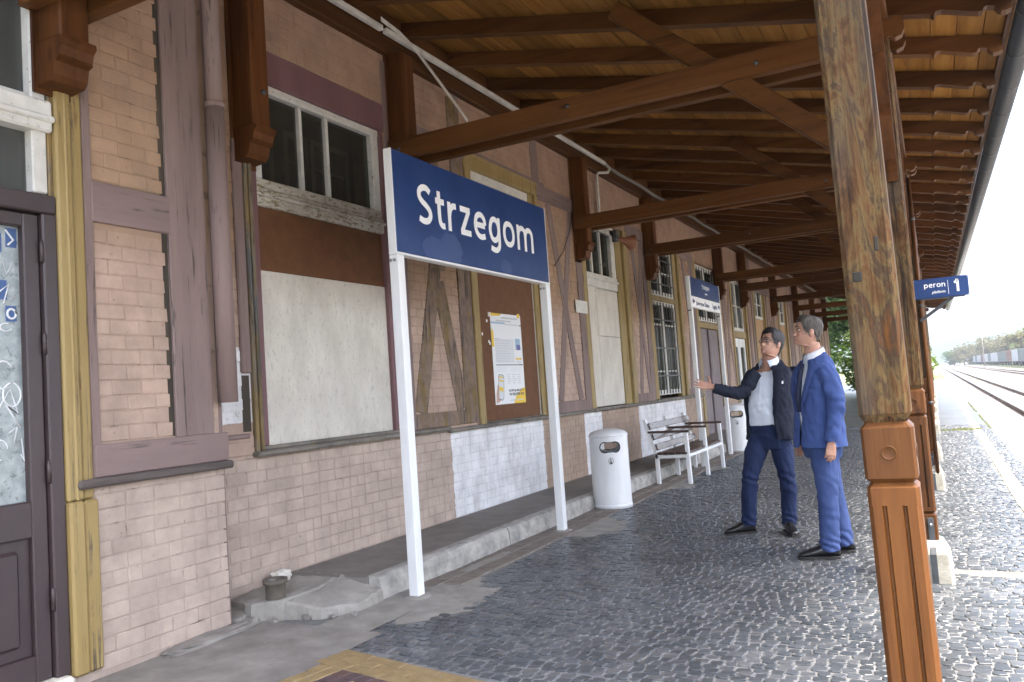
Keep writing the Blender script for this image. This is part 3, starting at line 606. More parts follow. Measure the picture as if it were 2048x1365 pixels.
# broken end of the ledge: tilted slabs and rubble of old concrete
def chunk(name, pts, z0, tops, m, seed):
    """an angular slab: plan polygon, its own height at every corner, chipped top edge"""
    r = random.Random(seed); n = len(pts); cx = sum(p[0] for p in pts) / n; cy = sum(p[1] for p in pts) / n; P = []; T = []
    for i in range(n):                                                # break every edge into short uneven runs
        (x0, y0), (x1, y1) = pts[i], pts[(i + 1) % n]; k = max(1, int(math.hypot(x1 - x0, y1 - y0) / .035))
        for q in range(k):
            t = q / k; j = .006 if q else 0; P.append((x0 + (x1 - x0) * t + r.uniform(-j, j), y0 + (y1 - y0) * t + r.uniform(-j, j))); T.append(tops[i] * (1 - t) + tops[(i + 1) % n] * t + (r.uniform(-.004, .004) if q else 0))
    # the top is one tilted plane, only chipped at the rim
    mt = sum(tops) / n; sxx = sum((p[0] - cx) ** 2 for p in pts); syy = sum((p[1] - cy) ** 2 for p in pts); sxy = sum((p[0] - cx) * (p[1] - cy) for p in pts); sxt = sum((p[0] - cx) * (t - mt) for p, t in zip(pts, tops)); syt = sum((p[1] - cy) * (t - mt) for p, t in zip(pts, tops)); D = sxx * syy - sxy * sxy
    ga, gb = (sxt * syy - syt * sxy) / D, (syt * sxx - sxt * sxy) / D
    def plane(x, y): return mt + ga * (x - cx) + gb * (y - cy) + .006 * mnoise.noise(Vector((x * 14, y * 14, seed))) + .003 * mnoise.noise(Vector((x * 50, y * 50, seed)))
    T = [plane(x, y) + r.uniform(-.003, .003) for x, y in P]
    N = len(P); vs = [(x + (x - cx) * .03, y + (y - cy) * .03, z0) for x, y in P] + [(x, y, t - .012) for (x, y), t in zip(P, T)] + [(cx + (x - cx) * .95 + r.uniform(-.004, .004), cy + (y - cy) * .95 + r.uniform(-.004, .004), t) for (x, y), t in zip(P, T)]
    rings = 5; ctop = sum(T) / N
    for k in range(1, rings):
        f = 1 - k / rings
        for (x, y), t in zip(P, T): xx, yy2 = cx + (x - cx) * .95 * f, cy + (y - cy) * .95 * f; vs.append((xx, yy2, plane(xx, yy2)))
    vs.append((cx, cy, plane(cx, cy))); fs = []
    for ring in range(2 + rings - 1):
        for i in range(N): a_, b_ = ring * N + i, ring * N + (i + 1) % N; fs.append((a_, b_, b_ + N, a_ + N))
    base = (2 + rings - 1) * N
    for i in range(N): fs.append((base + i, base + (i + 1) % N, len(vs) - 1))
    return MB().add(vs, fs).build(name, m, ledge)
chunk('concrete_slab', [(-4.27, 3.96), (-4.02, 3.90), (-3.86, 4.02), (-3.80, 4.30), (-3.84, 4.60), (-4.27, 4.62)], -.04, [.125, .115, .125, .145, .155, .163], M['concrete_light'], 3)
chunk('concrete_slab', [(-3.85, 4.03), (-3.62, 4.10), (-3.47, 4.30), (-3.48, 4.57), (-3.83, 4.57), (-3.79, 4.28)], -.04, [.118, .055, .045, .10, .152, .142], M['concrete_light'], 8)
chunk('concrete_slab', [(-4.27, 3.80), (-4.14, 3.79), (-4.05, 3.86), (-4.06, 3.93), (-4.27, 3.95)], -.04, [.05, .04, .035, .07, .08], M['concrete'], 12)
for k, (x, y, r_) in enumerate(((-4.0, 3.87, .05), (-3.88, 3.95, .035), (-3.70, 4.05, .03), (-3.45, 4.22, .022), (-4.10, 3.74, .03), (-3.55, 4.13, .018))):
    lump('rubble_stone', (x, y, .01), (r_, r_ * .8, r_ * .7), M['concrete'], ledge, 3.3 * k, 6, .5)
for (y0, y1) in ((4.685, 4.765), (7.155, 7.24)):
    MB().lathe([(.11, -.004), (.095, .006), (.062, .013), (.02, .015)], (-3.305, (y0 + y1) / 2, G(-3.3)), 18).build('cement_collar', M['concrete_light'], platform)
lump('cement_edge', (-4.0, 3.55, .0), (.08, .34, .035), M['concrete'], ledge, 6.6)
# ground, track bed and rails
gz = -.78
tag(MB().add([(1.56, -60, gz), (70, -60, gz), (70, 900, gz), (1.56, 900, gz)], [(0, 1, 2, 3)]).build('track_bed', M['ballast']), kind='structure')
tag(MB().add([(-1900, -250, gz - .06), (1900, -250, gz - .06), (1900, 2400, gz - .06), (-1900, 2400, gz - .06)], [(0, 1, 2, 3)]).build('ground', M['ground']), kind='structure')
tag(MB().add([(-40, 74.0, -.12), (1.5, 74.0, -.2), (1.9, 300, -.6), (-40, 300, -.1)], [(0, 1, 2, 3)]).build('grass_bank', M['ground']), kind='structure')
def railway(xc, y0, y1, lab):
    t = thing('railway_track', (xc, y0, gz), lab, 'railway track')
    for sx in (-.7175, .7175):
        x = xc + sx
        MB().box(x - .036, x + .036, y0, y1, -.572, -.55, .006).build('rail_head', M['railtop'], t)
        MB().box(x - .010, x + .010, y0, y1, -.70, -.572).build('rail_web', M['rail'], t)
        MB().box(x - .065, x + .065, y0, y1, -.722, -.70).build('rail_foot', M['rail'], t)
    base = MB().box(xc - 1.25, xc + 1.25, -.12, .12, gz - .05, -.724, .02)
    first = None
    for k in range(70):
        y = max(y0, 12) + k * .62
        if first is None: first = base.build('sleeper', M['sleeper'], t); first.location.y = y - y0; continue
        c = first.copy(); COL.objects.link(c); c.parent = t; c.location.y = y - y0
    rest = MB()
    for k in range(70, 260): y = max(y0, 12) + k * .62; rest.box(xc - 1.25, xc + 1.25, y - .12, y + .12, gz - .05, -.724)
    tag(rest.build('sleepers', M['sleeper'], t), kind='stuff')
    return t
railway(3.42, -30, 700, 'rusty railway track running right beside the platform edge')
railway(9.9, -30, 700, 'second rusty railway track, further from the platform, nearer the freight wagons')

# bits of litter and grit on the paving
lit = MB(); rl = random.Random(21)
for _ in range(150):
    x = rl.uniform(-3.2, .9); y = 3.2 + 12 * rl.random() ** 1.6; r = rl.uniform(.004, .011); a = rl.uniform(0, 3); z = G(x) + .004
    lit.add([(x + r * math.cos(a + q) * rl.uniform(.6, 1.4), y + r * math.sin(a + q) * rl.uniform(.6, 1.4), z + rl.uniform(0, .004)) for q in (0, 1.6, 3.1, 4.7)], [(0, 1, 2, 3)])
for _ in range(60):
    x = rl.uniform(-4.2, -3.55); y = 4.6 + 8 * rl.random(); r = rl.uniform(.004, .012); a = rl.uniform(0, 3)
    lit.add([(x + r * math.cos(a + q) * rl.uniform(.6, 1.4), y + r * math.sin(a + q) * rl.uniform(.6, 1.4), .168 + rl.uniform(0, .004)) for q in (0, 1.6, 3.1, 4.7)], [(0, 1, 2, 3)])
tag(lit.build('litter', M['concrete_light']), kind='stuff')
# ================================================================== the station building
XF, XN = -4.28, -4.05                                        # faces of the far wall and of the projecting near bay
bld = thing('station_building', (-4.28, 8.0, 0.0), 'old half timbered railway station with pink painted brick, boarded windows and mauve beams', 'building')
OPEN = [(4.33, 5.97, 1.07, 3.84), (7.45, 9.24, 1.02, 4.0), (10.6, 12.62, 1.02, 3.84), (13.55, 15.7, 1.05, 3.84), (16.72, 19.0, .16, 3.84), (20.1, 21.95, .16, 3.84), (23.0, 24.75, 1.05, 3.84), (27.0, 28.7, 1.05, 3.84), (31.6, 33.2, 1.05, 3.84), (35.8, 37.4, .16, 3.84)]
def in_open(y, z, e=0.0): return any(a - e < y < b + e and c - e < z < d + e for a, b, c, d in OPEN)
# mortar body of the wall, cut round the openings
ys = sorted({3.76, 41.0} | {v for o in OPEN for v in o[:2]}); body = MB()
for a, b in zip(ys[:-1], ys[1:]):
    cuts = sorted([(o[2], o[3]) for o in OPEN if o[0] <= a + .001 and o[1] >= b - .001]); z = -.1
    for c, d in cuts:
        if c > z: body.box(-4.62, XF - .0045, a, b, z, c)
        z = d
    body.box(-4.62, XF - .0045, a, b, z, 6.4)
body.box(-4.62, XN - .0045, .8, 1.42, -.1, 6.4); body.box(-4.62, XN - .0045, 1.42, 2.69, 4.2, 6.4); body.box(-4.62, XN - .0045, 2.69, 3.74, -.1, 6.4)
body.build('wall_body', M['mortar'], bld)
# courses of bricks
def brick_mesh(w, h, dp, seed):
    r = random.Random(seed); mb = MB(); mb.obox(Vector((0, 0, 0)), (Vector((1, 0, 0)), Vector((0, 1, 0)), Vector((0, 0, 1))), (dp / 2, w / 2, h / 2), .005)
    mb.v = [(x, y + r.uniform(-.003, .003), z + r.uniform(-.0025, .0025)) for x, y, z in mb.v]
    me = bpy.data.meshes.new('brick'); me.from_pydata(mb.v, [], mb.f); me.materials.append(M['brick']); me.update(); return me
BW, BH = .180, .080; PW, PH = .185, .0850
BM = {}
for wi, w in enumerate((BW, BW / 2 - .006, BW * .75, BW * .3)): BM[wi] = [brick_mesh(w, BH, .03, 10 * wi + k) for k in range(4)]
bricks = []
def course(xf, y0, y1, z0, z1, skip, lower):
    k = 0; z = z0
    while z < z1 - .02:
        y = y0 - (PW / 2 if k % 2 else 0)
        row = []
        while y < y1:
            if lower and rnd.random() < .22: w = PW / 2
            else: w = PW
            a, b = max(y, y0), min(y + w, y1)
            if xf == XN and 3.37 < b < 3.4: b -= abs(rnd.gauss(0, .008))
            if b - a > .03: row.append((a, b))
            y += w
        for a, b in row:
            if not skip((a + b) / 2, z + PH / 2, (b - a) / 2): bricks.append((xf, a, b, z))
        z += PH; k += 1
def skip_far(y, z, hw):
    return any(a - hw + .03 < y < b + hw - .03 and c - .02 < z < d + .03 for a, b, c, d in OPEN) or 4.09 < y < 4.33 and z > 1.2
course(XF, 3.80, 21.0, .17, 4.58, skip_far, True)
course(XN, 2.86, 3.76, .03, 1.0, lambda y, z, h: False, True)
course(XN, 2.90, 3.385, 1.24, 2.44, lambda y, z, h: False, False)
course(XN, 2.90, 3.385, 2.70, 4.6, lambda y, z, h: False, False)
course(XN, .8, 1.41, .03, 4.5, lambda y, z, h: False, False)
def bvis(b):
    p = Vector((b[0], (b[1] + b[2]) / 2, b[3]))
    return in_view(p)
order = sorted([b for b in bricks if bvis(b)], key=lambda b: b[0] ** 2 + b[1] ** 2 + 0 * b[3])
nearb = set(order[:295]); mass = MB()
for b in bricks:
    xf, a, c, z = b; w = c - a; pr = rnd.uniform(-.002, .002)
    if b in nearb:
        wi = 0 if w > .15 else (2 if w > .11 else (1 if w > .07 else 3))
        me = BM[wi][rnd.randrange(4)]; o = link('brick', me, (xf - .015 + pr, (a + c) / 2, z + PH / 2), bld)
        base = (BW, BW / 2 - .006, BW * .75, BW * .3)[wi]; o.scale = (1, max(.3, (w - .005) / base), 1); o.rotation_euler.x = rnd.uniform(-.008, .008)
    else: mass.box(xf - .03, xf + pr, a + .0025, c - .0025, z + .0025, z + PH - .0025, .005)
tag(mass.build('bricks', M['brick'], bld), kind='stuff')
# ---- timbers
def bar(name, y0, y1, z0, z1, m, x1=XF + .014, dp=.05, ch=.006, parent=None): return MB().box(x1 - dp, x1, y0, y1, z0, z1, ch).build(name, M[m], parent or bld)
def brace(p0, p1, w, m, x1=XF + .012, name='timber_brace'): return MB().beam((x1 - .025, p0[0], p0[1]), (x1 - .025, p1[0], p1[1]), .05, w, .006, up=(0, p1[1] - p0[1], -(p1[0] - p0[0]))).build(name, M[m], bld)
# near bay
for a, b, z0, z1 in ((3.40, 3.685, 1.23, 6.2),): bar('timber_post', a, b, z0, z1, 'mauve', XN + .016)
bar('timber_post', 2.852, 2.905, 1.05, 6.2, 'mauve', XN + .012)
bar('timber_rail', 2.86, 3.79, 1.055, 1.232, 'mauve_h', XN + .020); bar('timber_rail', 2.895, 3.412, 2.46, 2.69, 'mauve_h', XN + .018)
bar('window_sill', 2.74, 3.80, 1.005, 1.053, 'sill_dark', XN + .055, .09, .012)
MB().box(-4.62, XN - .004, 3.735, 3.765, -.05, 6.3).build('wall_return', M['mauve'], bld)
# moulded ochre door post with its plinth
MB().box(XN - .1, XN + .03, 2.69, 2.78, .95, 6.2, .01).box(XN - .1, XN + .018, 2.782, 2.85, .95, 6.2, .012).box(XN - .1, XN + .036, 2.735, 2.752, .95, 6.2, .006).build('door_post', M['yellow'], bld)
MB().box(XN - .1, XN + .045, 2.69, 2.775, .06, .948, .012).box(XN - .1, XN + .036, 2.777, 2.86, .06, .948, .012).build('door_post_plinth', M['yellow'], bld)
# the near door: frame, leaf, hinges, scratched pane with painted tags
door = link('door', None, (XN - .05, 2.3, 0.1), bld)
MB().box(XN - .12, XN + .012, 2.612, 2.69, .08, 2.46, .008).box(XN - .12, XN + .014, 1.4, 2.69, 2.46, 2.56, .008).build('door_frame', M['door'], door)
MB().box(XN - .10, XN - .015, 2.525, 2.606, .09, 2.45, .006).box(XN - .10, XN - .015, 1.55, 2.525, .80, .98, .006).box(XN - .10, XN - .015, 1.55, 2.525, .09, .22, .006).box(XN - .10, XN - .015, 1.55, 2.525, 2.38, 2.45, .006).box(XN - .10, XN - .045, 1.55, 2.525, .22, .80, .004).box(XN - .10, XN - .028, 1.7, 2.47, .27, .75, .02).build('door_leaf', M['door'], door)
MB().box(XN - .07, XN - .06, 1.55, 2.525, .98, 2.38).build('door_pane', M['door_glass'], door)
for z in (.42, 1.06, 1.72, 2.2): MB().lathe([(.011, 0), (.011, .10), (.007, .105), (.007, .115)], (XN + .002, 2.609, z), 8).build('hinge', M['door'], door)
def scrawl(pts, r, mi): MB().tube([(XN - .0595, y, z) for y, z in pts], r, 5).build('graffiti', M['graf_w'], door)
def curl(cy, cz, ry, rz, a0, a1, r, mi, n=14): scrawl([(cy + ry * math.cos(a0 + (a1 - a0) * k / n), cz + rz * math.sin(a0 + (a1 - a0) * k / n)) for k in range(n + 1)], r, mi)
curl(2.43, 1.62, .05, .07, .5, 5.2, .005, 0); curl(2.47, 1.52, .045, .06, 1.5, 8.0, .005, 0); scrawl([(2.40, 1.45), (2.46, 1.55), (2.50, 1.42), (2.44, 1.47), (2.51, 1.35)], .005, 0)
scrawl([(2.45, 1.33), (2.49, 1.36), (2.47, 1.27), (2.51, 1.30), (2.52, 1.18), (2.505, 1.22)], .005, 0); curl(2.40, 1.25, .04, .05, 0, 5, .004, 0)
scrawl([(2.40, 2.02), (2.47, 2.08), (2.44, 1.98), (2.50, 2.02)], .006, 0); curl(2.48, 1.93, .022, .025, 0, 7, .007, 0); curl(2.45, 1.86, .03, .02, 1, 6, .004, 0); scrawl([(2.41, 2.15), (2.44, 2.20), (2.46, 2.13), (2.49, 2.19)], .004, 0)
scrawl([(2.46, 2.36), (2.50, 2.31), (2.47, 2.28)], .006, 0)
for y0, y1, z0, z1 in ((2.46, 2.515, 2.27, 2.37), (2.40, 2.44, 2.24, 2.34), (2.45, 2.505, 1.89, 1.97), (2.42, 2.46, 2.0, 2.1)): MB().box(XN - .0595, XN - .0585, y0, y1, z0, z1).build('sticker', M['graf_b'], door)
tr = link('transom_window', None, (XN - .05, 2.3, 2.57), bld)
MB().box(XN - .10, XN - .01, 2.585, 2.665, 2.57, 2.93, .008).box(XN - .10, XN + .02, 1.5, 2.685, 2.90, 3.07, .012).box(XN - .10, XN + .04, 1.5, 2.688, 2.95, 2.985, .01).box(XN - .10, XN - .01, 2.585, 2.665, 3.05, 4.2, .008).box(XN - .10, XN - .03, 1.5, 2.60, 3.06, 3.10, .006).build('window_frame', M['white_old'], tr)
MB().box(XN - .075, XN - .07, 1.5, 2.60, 2.57, 2.92).box(XN - .075, XN - .07, 1.5, 2.60, 3.08, 4.2).build('window_pane', M['dusty'], tr)
MB().box(XN - .12, XN - .005, 2.666, 2.69, 2.56, 4.3, .004).build('window_casing', M['yellow_worn'], tr)
MB().box(-4.6, XN - .13, 1.2, 2.7, -.1, 4.3).build('dark_backing', M['room'], tr)
st = MB(); st.box(-4.2, -3.98, .5, 2.68, -.05, .085, .02); st.build('door_step', M['board'], bld)
# ---- window 1: the big boarded one
def win(name, loc): return link(name, None, loc, bld)
w1 = win('boarded_window', (XF, 5.2, 1.07))
bar('timber_post', 4.085, 4.165, 1.2, 6.2, 'rot_and_gap_shade', XF - .01, .06, .012)
bar('timber_post', 4.16, 4.25, 1.62, 3.3, 'mauve', XF + .02, .05, .01); bar('timber_post', 4.15, 4.25, 1.2, 1.618, 'rot_and_gap_shade', XF - .004, .05, .012)
MB().box(XF - .05, XF + .012, 3.78, 4.235, 1.035, 1.16, .02).build('wall_patch', M['brick'], bld); MB().box(XF - .05, XF + .02, 3.80, 4.21, 1.165, 1.20, .008).build('mortar_flake', M['mauve_h'], bld)
MB().box(XN - .03, XN - .004, 3.36, 3.405, 1.24, 6.0).build('joint_shade_strip', M['rot_and_gap_shade'], bld)  # dark strip painting the shade in the gap between bricks and post
MB().box(XF - .05, XF + .035, 4.252, 4.285, 1.06, 3.3, .01).box(XF - .05, XF + .05, 4.287, 4.315, 1.06, 3.3, .012).box(XF - .05, XF + .028, 4.317, 4.335, 1.06, 3.3, .006).build('window_casing', M['yellow_worn'], w1)
for a, b in ((4.337, 4.40), (5.95, 6.0)): MB().box(XF - .09, XF + .006, a, b, 1.10, 3.81, .006).build('window_jamb', M['purple'], w1)
MB().box(XF - .06, XF + .016, 4.30, 6.02, 3.81, 4.07, .01).build('window_lintel', M['purple'], w1)
MB().box(XF - .09, XF - .03, 4.40, 5.95, 1.095, 2.38, .003).build('window_board', M['board'], w1)
MB().box(XF - .10, XF - .036, 4.40, 5.95, 2.37, 2.90, .003).build('steel_panel', M['rust'], w1)
MB().box(XF - .10, XF + .002, 4.39, 5.96, 2.86, 3.00, .012).box(XF - .10, XF + .03, 4.39, 5.96, 2.93, 2.96, .01).box(XF - .10, XF - .01, 4.39, 5.96, 3.0, 3.07, .008).build('transom_bar', M['white_flaky'], w1)
MB().box(XF - .10, XF - .012, 4.40, 4.48, 3.07, 3.80, .006).box(XF - .10, XF - .012, 5.85, 5.95, 3.07, 3.80, .006).box(XF - .10, XF - .005, 4.40, 5.95, 3.745, 3.81, .008).build('window_frame', M['white_old'], w1)
for y in (4.945, 5.265): MB().box(XF - .085, XF - .028, y - .018, y + .018, 3.07, 3.75, .005).build('glazing_bar', M['white_old'], w1)
for a, b in ((4.48, 4.93), (4.963, 5.247), (5.283, 5.85)): MB().box(XF - .066, XF - .062, a, b, 3.06, 3.75).build('window_pane', M['glass'], w1)
for a, b in ((4.5, 4.80), (5.02, 5.22), (5.34, 5.75)):
    mb = MB(); z0, z1 = 3.08, 3.62
    mb.box(-4.56, -4.52, a - .05, a, z0, z1).box(-4.56, -4.52, b, b + .05, z0, z1).box(-4.56, -4.52, a, b, z1 - .05, z1).box(-4.56, -4.53, a, b, 3.36, 3.38); mb.build('inner_casement', M['inner_frame'], w1)
MB().box(XF - .02, XF + .07, 4.23, 6.78, 1.03, 1.068, .012).box(XF - .03, XF + .03, 4.33, 6.2, 1.068, 1.098, .008).build('window_sill', M['sill'], w1)
MB().box(-4.62, -4.60, 4.3, 6.0, 1.0, 3.9).build('dark_backing', M['room'], w1)
# ---- panel with the braces, between windows one and two
bar('timber_post', 6.03, 6.27, 1.07, 4.5, 'mauve'); bar('timber_post', 7.17, 7.40, 1.07, 4.5, 'mauve_worn', XF + .016); bar('timber_rail', 6.27, 7.17, 1.07, 1.215, 'mauve_worn', XF + .013)
brace((6.36, 1.22), (6.78, 2.72), .20, 'mauve_worn'); brace((7.12, 1.22), (6.80, 2.5), .21, 'mauve_worn', XF + .009); bar('timber_post', 6.66, 6.93, 2.62, 3.88, 'mauve_worn', XF + .015)
bar('timber_rail', 6.27, 9.5, 3.885, 4.03, 'mauve_h', XF + .012); bar('timber_post', 7.22, 7.42, 4.03, 4.56, 'mauve', XF + .010)
# ---- window 2: rusted sheet in an ochre frame
w2 = win('sheeted_window', (XF, 8.3, 1.02))
for a, b in ((7.40, 7.445), (7.447, 7.575)): MB().box(XF - .09, XF + .02 - (.02 if b < 7.446 else 0), a, b, 1.04, 3.82, .008).build('window_casing', M['yellow' if b > 7.446 else 'mauve'], w2)
MB().box(XF - .09, XF - .02, 9.06, 9.25, 1.04, 3.82, .008).box(XF - .09, XF + .02, 9.18, 9.25, 1.04, 3.82, .01).build('window_casing', M['yellow'], w2)
MB().box(XF - .09, XF + .02, 7.447, 9.25, 3.82, 3.98, .01).box(XF - .09, XF + .035, 7.40, 9.28, 3.955, 3.985, .01).build('window_head', M['yellow'], w2)
MB().box(XF - .10, XF - .03, 7.575, 9.06, 3.72, 3.82, .006).build('window_frame', M['white_old'], w2)
MB().box(XF - .10, XF - .05, 7.575, 9.045, 1.05, 3.72, .003).build('steel_panel', M['rust'], w2)
MB().box(XF - .10, XF - .045, 9.048, 9.06, 1.05, 3.72, .002).build('edge_strip', M['white_old'], w2)
MB().box(XF - .03, XF + .055, 6.80, 10.6, 1.005, 1.045, .01).box(XF - .05, XF - .01, 7.57, 9.1, 1.045, 1.06, .005).build('window_sill', M['sill'], w2)
MB().box(-4.62, -4.60, 7.4, 9.3, 1.0, 4.0).build('dark_backing', M['room'], w2)
# ---- crossed braces
def saltire(y0, y1, zt=3.78):
    bar('timber_post', y1 - .20, y1, 1.03, zt + .2, 'mauve', XF + .016); bar('timber_rail', y0, y1 - .2, 1.04, 1.19, 'mauve', XF + .013); bar('timber_rail', y0, y1, zt, zt + .20, 'mauve_h', XF + .015)
    w = y1 - y0
    brace((y0 + .24 * w, zt), (y0 + .74 * w, 1.19), .15, 'mauve'); brace((y0 + .78 * w, zt), (y0 + .24 * w, 1.19), .15, 'mauve', XF + .008)
saltire(9.26, 10.60); bar('timber_post', 9.16, 9.36, 3.985, 4.56, 'mauve', XF + .010)
saltire(12.62, 13.55); saltire(15.7, 16.72)
# ---- window 3: transom light above a pale board
def casings(o, a, b, aw, bw, z0, z1, c='yellow'):
    MB().box(XF - .12, XF + .02, a - aw, a, z0, z1, .008).build('window_casing', M[c], o)
    MB().box(XF - .12, XF - .03, b, b + bw, z0, z1, .01).box(XF - .12, XF + .02, b + bw * .62, b + bw, z0, z1, .012).build('window_casing', M[c], o)
w3 = win('boarded_window', (XF, 11.5, 1.02)); casings(w3, 10.75, 12.15, .15, .45, 1.04, 3.84)
MB().box(XF - .14, XF - .03, 10.75, 12.15, 2.82, 3.03, .012).box(XF - .14, XF - .005, 10.75, 12.15, 2.93, 2.97, .01).build('transom_bar', M['white_old'], w3)
MB().box(XF - .14, XF - .04, 10.75, 10.84, 3.03, 3.8, .006).box(XF - .14, XF - .04, 11.98, 12.15, 3.03, 3.8, .006).box(XF - .14, XF - .04, 10.75, 12.15, 3.70, 3.83, .006).build('window_frame', M['white_old'], w3)
for y in (11.2, 11.58): MB().box(XF - .12, XF - .06, y - .02, y + .02, 3.03, 3.7, .004).build('glazing_bar', M['white_old'], w3)
for a, b in ((10.84, 11.18), (11.22, 11.56), (11.60, 11.98)): MB().box(XF - .10, XF - .096, a, b, 3.03, 3.7).build('window_pane', M['glass'], w3)
MB().box(XF - .12, XF - .05, 10.76, 11.22, 1.06, 2.82, .003).box(XF - .12, XF - .048, 11.226, 12.14, 2.1, 2.81, .003).box(XF - .12, XF - .05, 11.226, 12.14, 1.06, 2.095, .003).build('window_board', M['board'], w3)
MB().box(XF - .04, XF + .05, 10.62, 13.55, 1.0, 1.05, .01).build('window_sill', M['sill'], w3); MB().box(-4.62, -4.60, 10.6, 12.7, 1.0, 3.9).build('dark_backing', M['room'], w3)
# ---- barred windows, doors and the far row
def barred(name, y0, y1, z0, z1, zt, nb, parent=None, bars=True, pane='glass'):
    o = parent or win(name, (XF, (y0 + y1) / 2, z0)); ym = (y0 + y1) / 2
    fr = MB(); x0, x1 = XF - .14, XF - .05
    for a, b in ((y0, y0 + .07), (y1 - .07, y1), (ym - .05, ym + .05)): fr.box(x0, x1, a, b, z0, z1, .006)
    for z in (z0, z1 - .07) + ((zt - .05,) if zt else ()): fr.box(x0, x1 + .004, y0 + .01, y1 - .01, z, z + .09, .006)
    fr.build('window_frame', M['white_old'], o)
    gb = MB(); k = 3 if z1 - z0 > 1.5 else 1
    for i in range(1, k + 1): z = z0 + (z1 - z0) * i / (k + 1); gb.box(x0 + .02, x1 - .01, y0 + .05, y1 - .05, z - .012, z + .012)
    gb.build('glazing_bar', M['white_old'], o)
    MB().box(XF - .105, XF - .10, y0 + .05, ym - .03, z0 + .05, z1 - .05).box(XF - .105, XF - .10, ym + .03, y1 - .05, z0 + .05, z1 - .05).build('window_pane', M[pane], o)
    if bars:
        for i in range(nb): y = y0 + .06 + (y1 - y0 - .12) * i / (nb - 1); MB().tube([(XF - .03, y, z0 + .02), (XF - .03, y, z1 - .02)], .009, 6).build('security_bar', M['iron'], o)
        for z in [z0 + (z1 - z0) * q for q in ((.2, .5, .8) if z1 - z0 > 1.5 else (.25, .75))]: MB().box(XF - .036, XF - .022, y0 + .01, y1 - .01, z - .012, z + .012).build('security_bar', M['iron'], o)
    MB().box(-4.62, -4.60, y0 - .1, y1 + .1, z0 - .1, z1 + .1).build('dark_backing', M['room'], o)
    return o
w4 = win('barred_window', (XF, 14.6, 1.05)); barred('', 13.75, 15.35, 1.12, 2.82, None, 9, w4); barred('', 13.75, 15.35, 2.92, 3.82, None, 9, w4); casings(w4, 13.75, 15.35, .2, .35, 1.06, 3.84)
MB().box(XF - .04, XF + .05, 13.56, 16.72, 1.0, 1.06, .01).build('window_sill', M['sill'], w4); MB().box(XF - .14, XF - .03, 13.75, 15.35, 2.82, 2.92, .01).build('transom_bar', M['yellow'], w4)
d5 = win('double_door', (XF, 17.9, .16)); casings(d5, 16.9, 18.8, .18, .2, .16, 3.84)
MB().box(XF - .14, XF - .03, 16.9, 18.8, 2.45, 2.58, .01).build('transom_bar', M['yellow'], d5); barred('', 16.92, 18.78, 2.6, 3.8, None, 9, d5)
for a, b in ((16.92, 17.84), (17.86, 18.78)):
    lf = MB(); lf.box(XF - .13, XF - .07, a, b, .17, 2.44, .006)
    for z0, z1 in ((.3, .95), (1.08, 1.28), (1.4, 2.3)): lf.box(XF - .075, XF - .055, a + .12, b - .12, z0, z1, .018); lf.box(XF - .08, XF - .05, a + .16, b - .16, z0 + .05, z1 - .05, .012)
    lf.build('door_leaf', M['door_grey'], d5)
MB().box(XF - .075, XF - .03, 17.82, 17.88, .17, 2.44, .01).build('cover_strip', M['door_grey'], d5); MB().tube([(XF - .03, 17.80, 1.12), (XF + .02, 17.80, 1.14), (XF + .02, 17.74, 1.14)], .012, 6).build('door_handle', M['iron'], d5)
d6 = win('glazed_double_door', (XF, 21.0, .16)); casings(d6, 20.25, 21.8, .15, .15, .16, 3.84); barred('', 20.27, 21.78, 2.5, 3.8, None, 5, d6, False, 'dusty'); MB().box(XF - .14, XF - .02, 20.25, 21.8, 2.33, 2.5, .01).build('transom_bar', M['yellow'], d6)
for a, b in ((20.27, 21.0), (21.04, 21.78)):
    lf = MB()
    lf.box(XF - .13, XF - .06, a, a + .12, .17, 2.32, .005).box(XF - .13, XF - .06, b - .12, b, .17, 2.32, .005).box(XF - .13, XF - .06, a + .12, b - .12, 2.1, 2.32, .005).box(XF - .13, XF - .06, a + .12, b - .12, .17, .7, .005)
    lf.build('door_leaf', M['white'], d6); MB().box(XF - .10, XF - .095, a + .1, b - .1, .69, 2.11).build('door_pane', M['glass'], d6)
MB().box(-4.62, -4.60, 20.1, 22, .1, 2.5).build('dark_backing', M['room'], d6)
for i, (a, b) in enumerate(((23.15, 24.6), (27.15, 28.55), (31.75, 33.05))):
    o = win('boarded_window', (XF, (a + b) / 2, 1.05)); casings(o, a, b, .15, .15, 1.05, 3.84); barred('', a, b, 2.95, 3.8, None, 5, o, False)
    for z0, z1 in ((1.08, 1.66), (1.665, 2.25), (2.255, 2.94)): MB().box(XF - .12, XF - .05, a, b, z0, z1, .004).build('window_board', M['board_tan'], o)
    MB().box(XF - .04, XF + .05, a - .3, b + .3, 1.0, 1.06, .01).build('window_sill', M['sill'], o)
d10 = win('panelled_door', (XF, 36.6, .16)); casings(d10, 35.95, 37.25, .15, .15, .16, 3.84); MB().box(XF - .13, XF - .06, 35.95, 37.25, .16, 2.5, .01).box(XF - .13, XF - .05, 36.1, 37.1, .4, 2.2, .02).build('door_leaf', M['door_grey'], d10); MB().box(XF - .12, XF - .08, 35.95, 37.25, 2.5, 3.84).build('window_pane', M['dusty'], d10)
for y in (19.3, 22.3, 22.8, 25.1, 26.2, 29.2, 30.0, 31.1, 34.0, 35.0, 38.2, 39.2, 40.4): bar('timber_post', y - .1, y + .1, 1.05, 4.56, 'mauve')
for a, b in ((22.0, 26.9), (28.8, 31.5), (33.3, 35.7), (37.5, 40.9)):
    bar('timber_rail', a, b, 1.05, 1.2, 'mauve_h', XF + .012); bar('timber_rail', a, b, 3.7, 3.88, 'mauve_h', XF + .012)
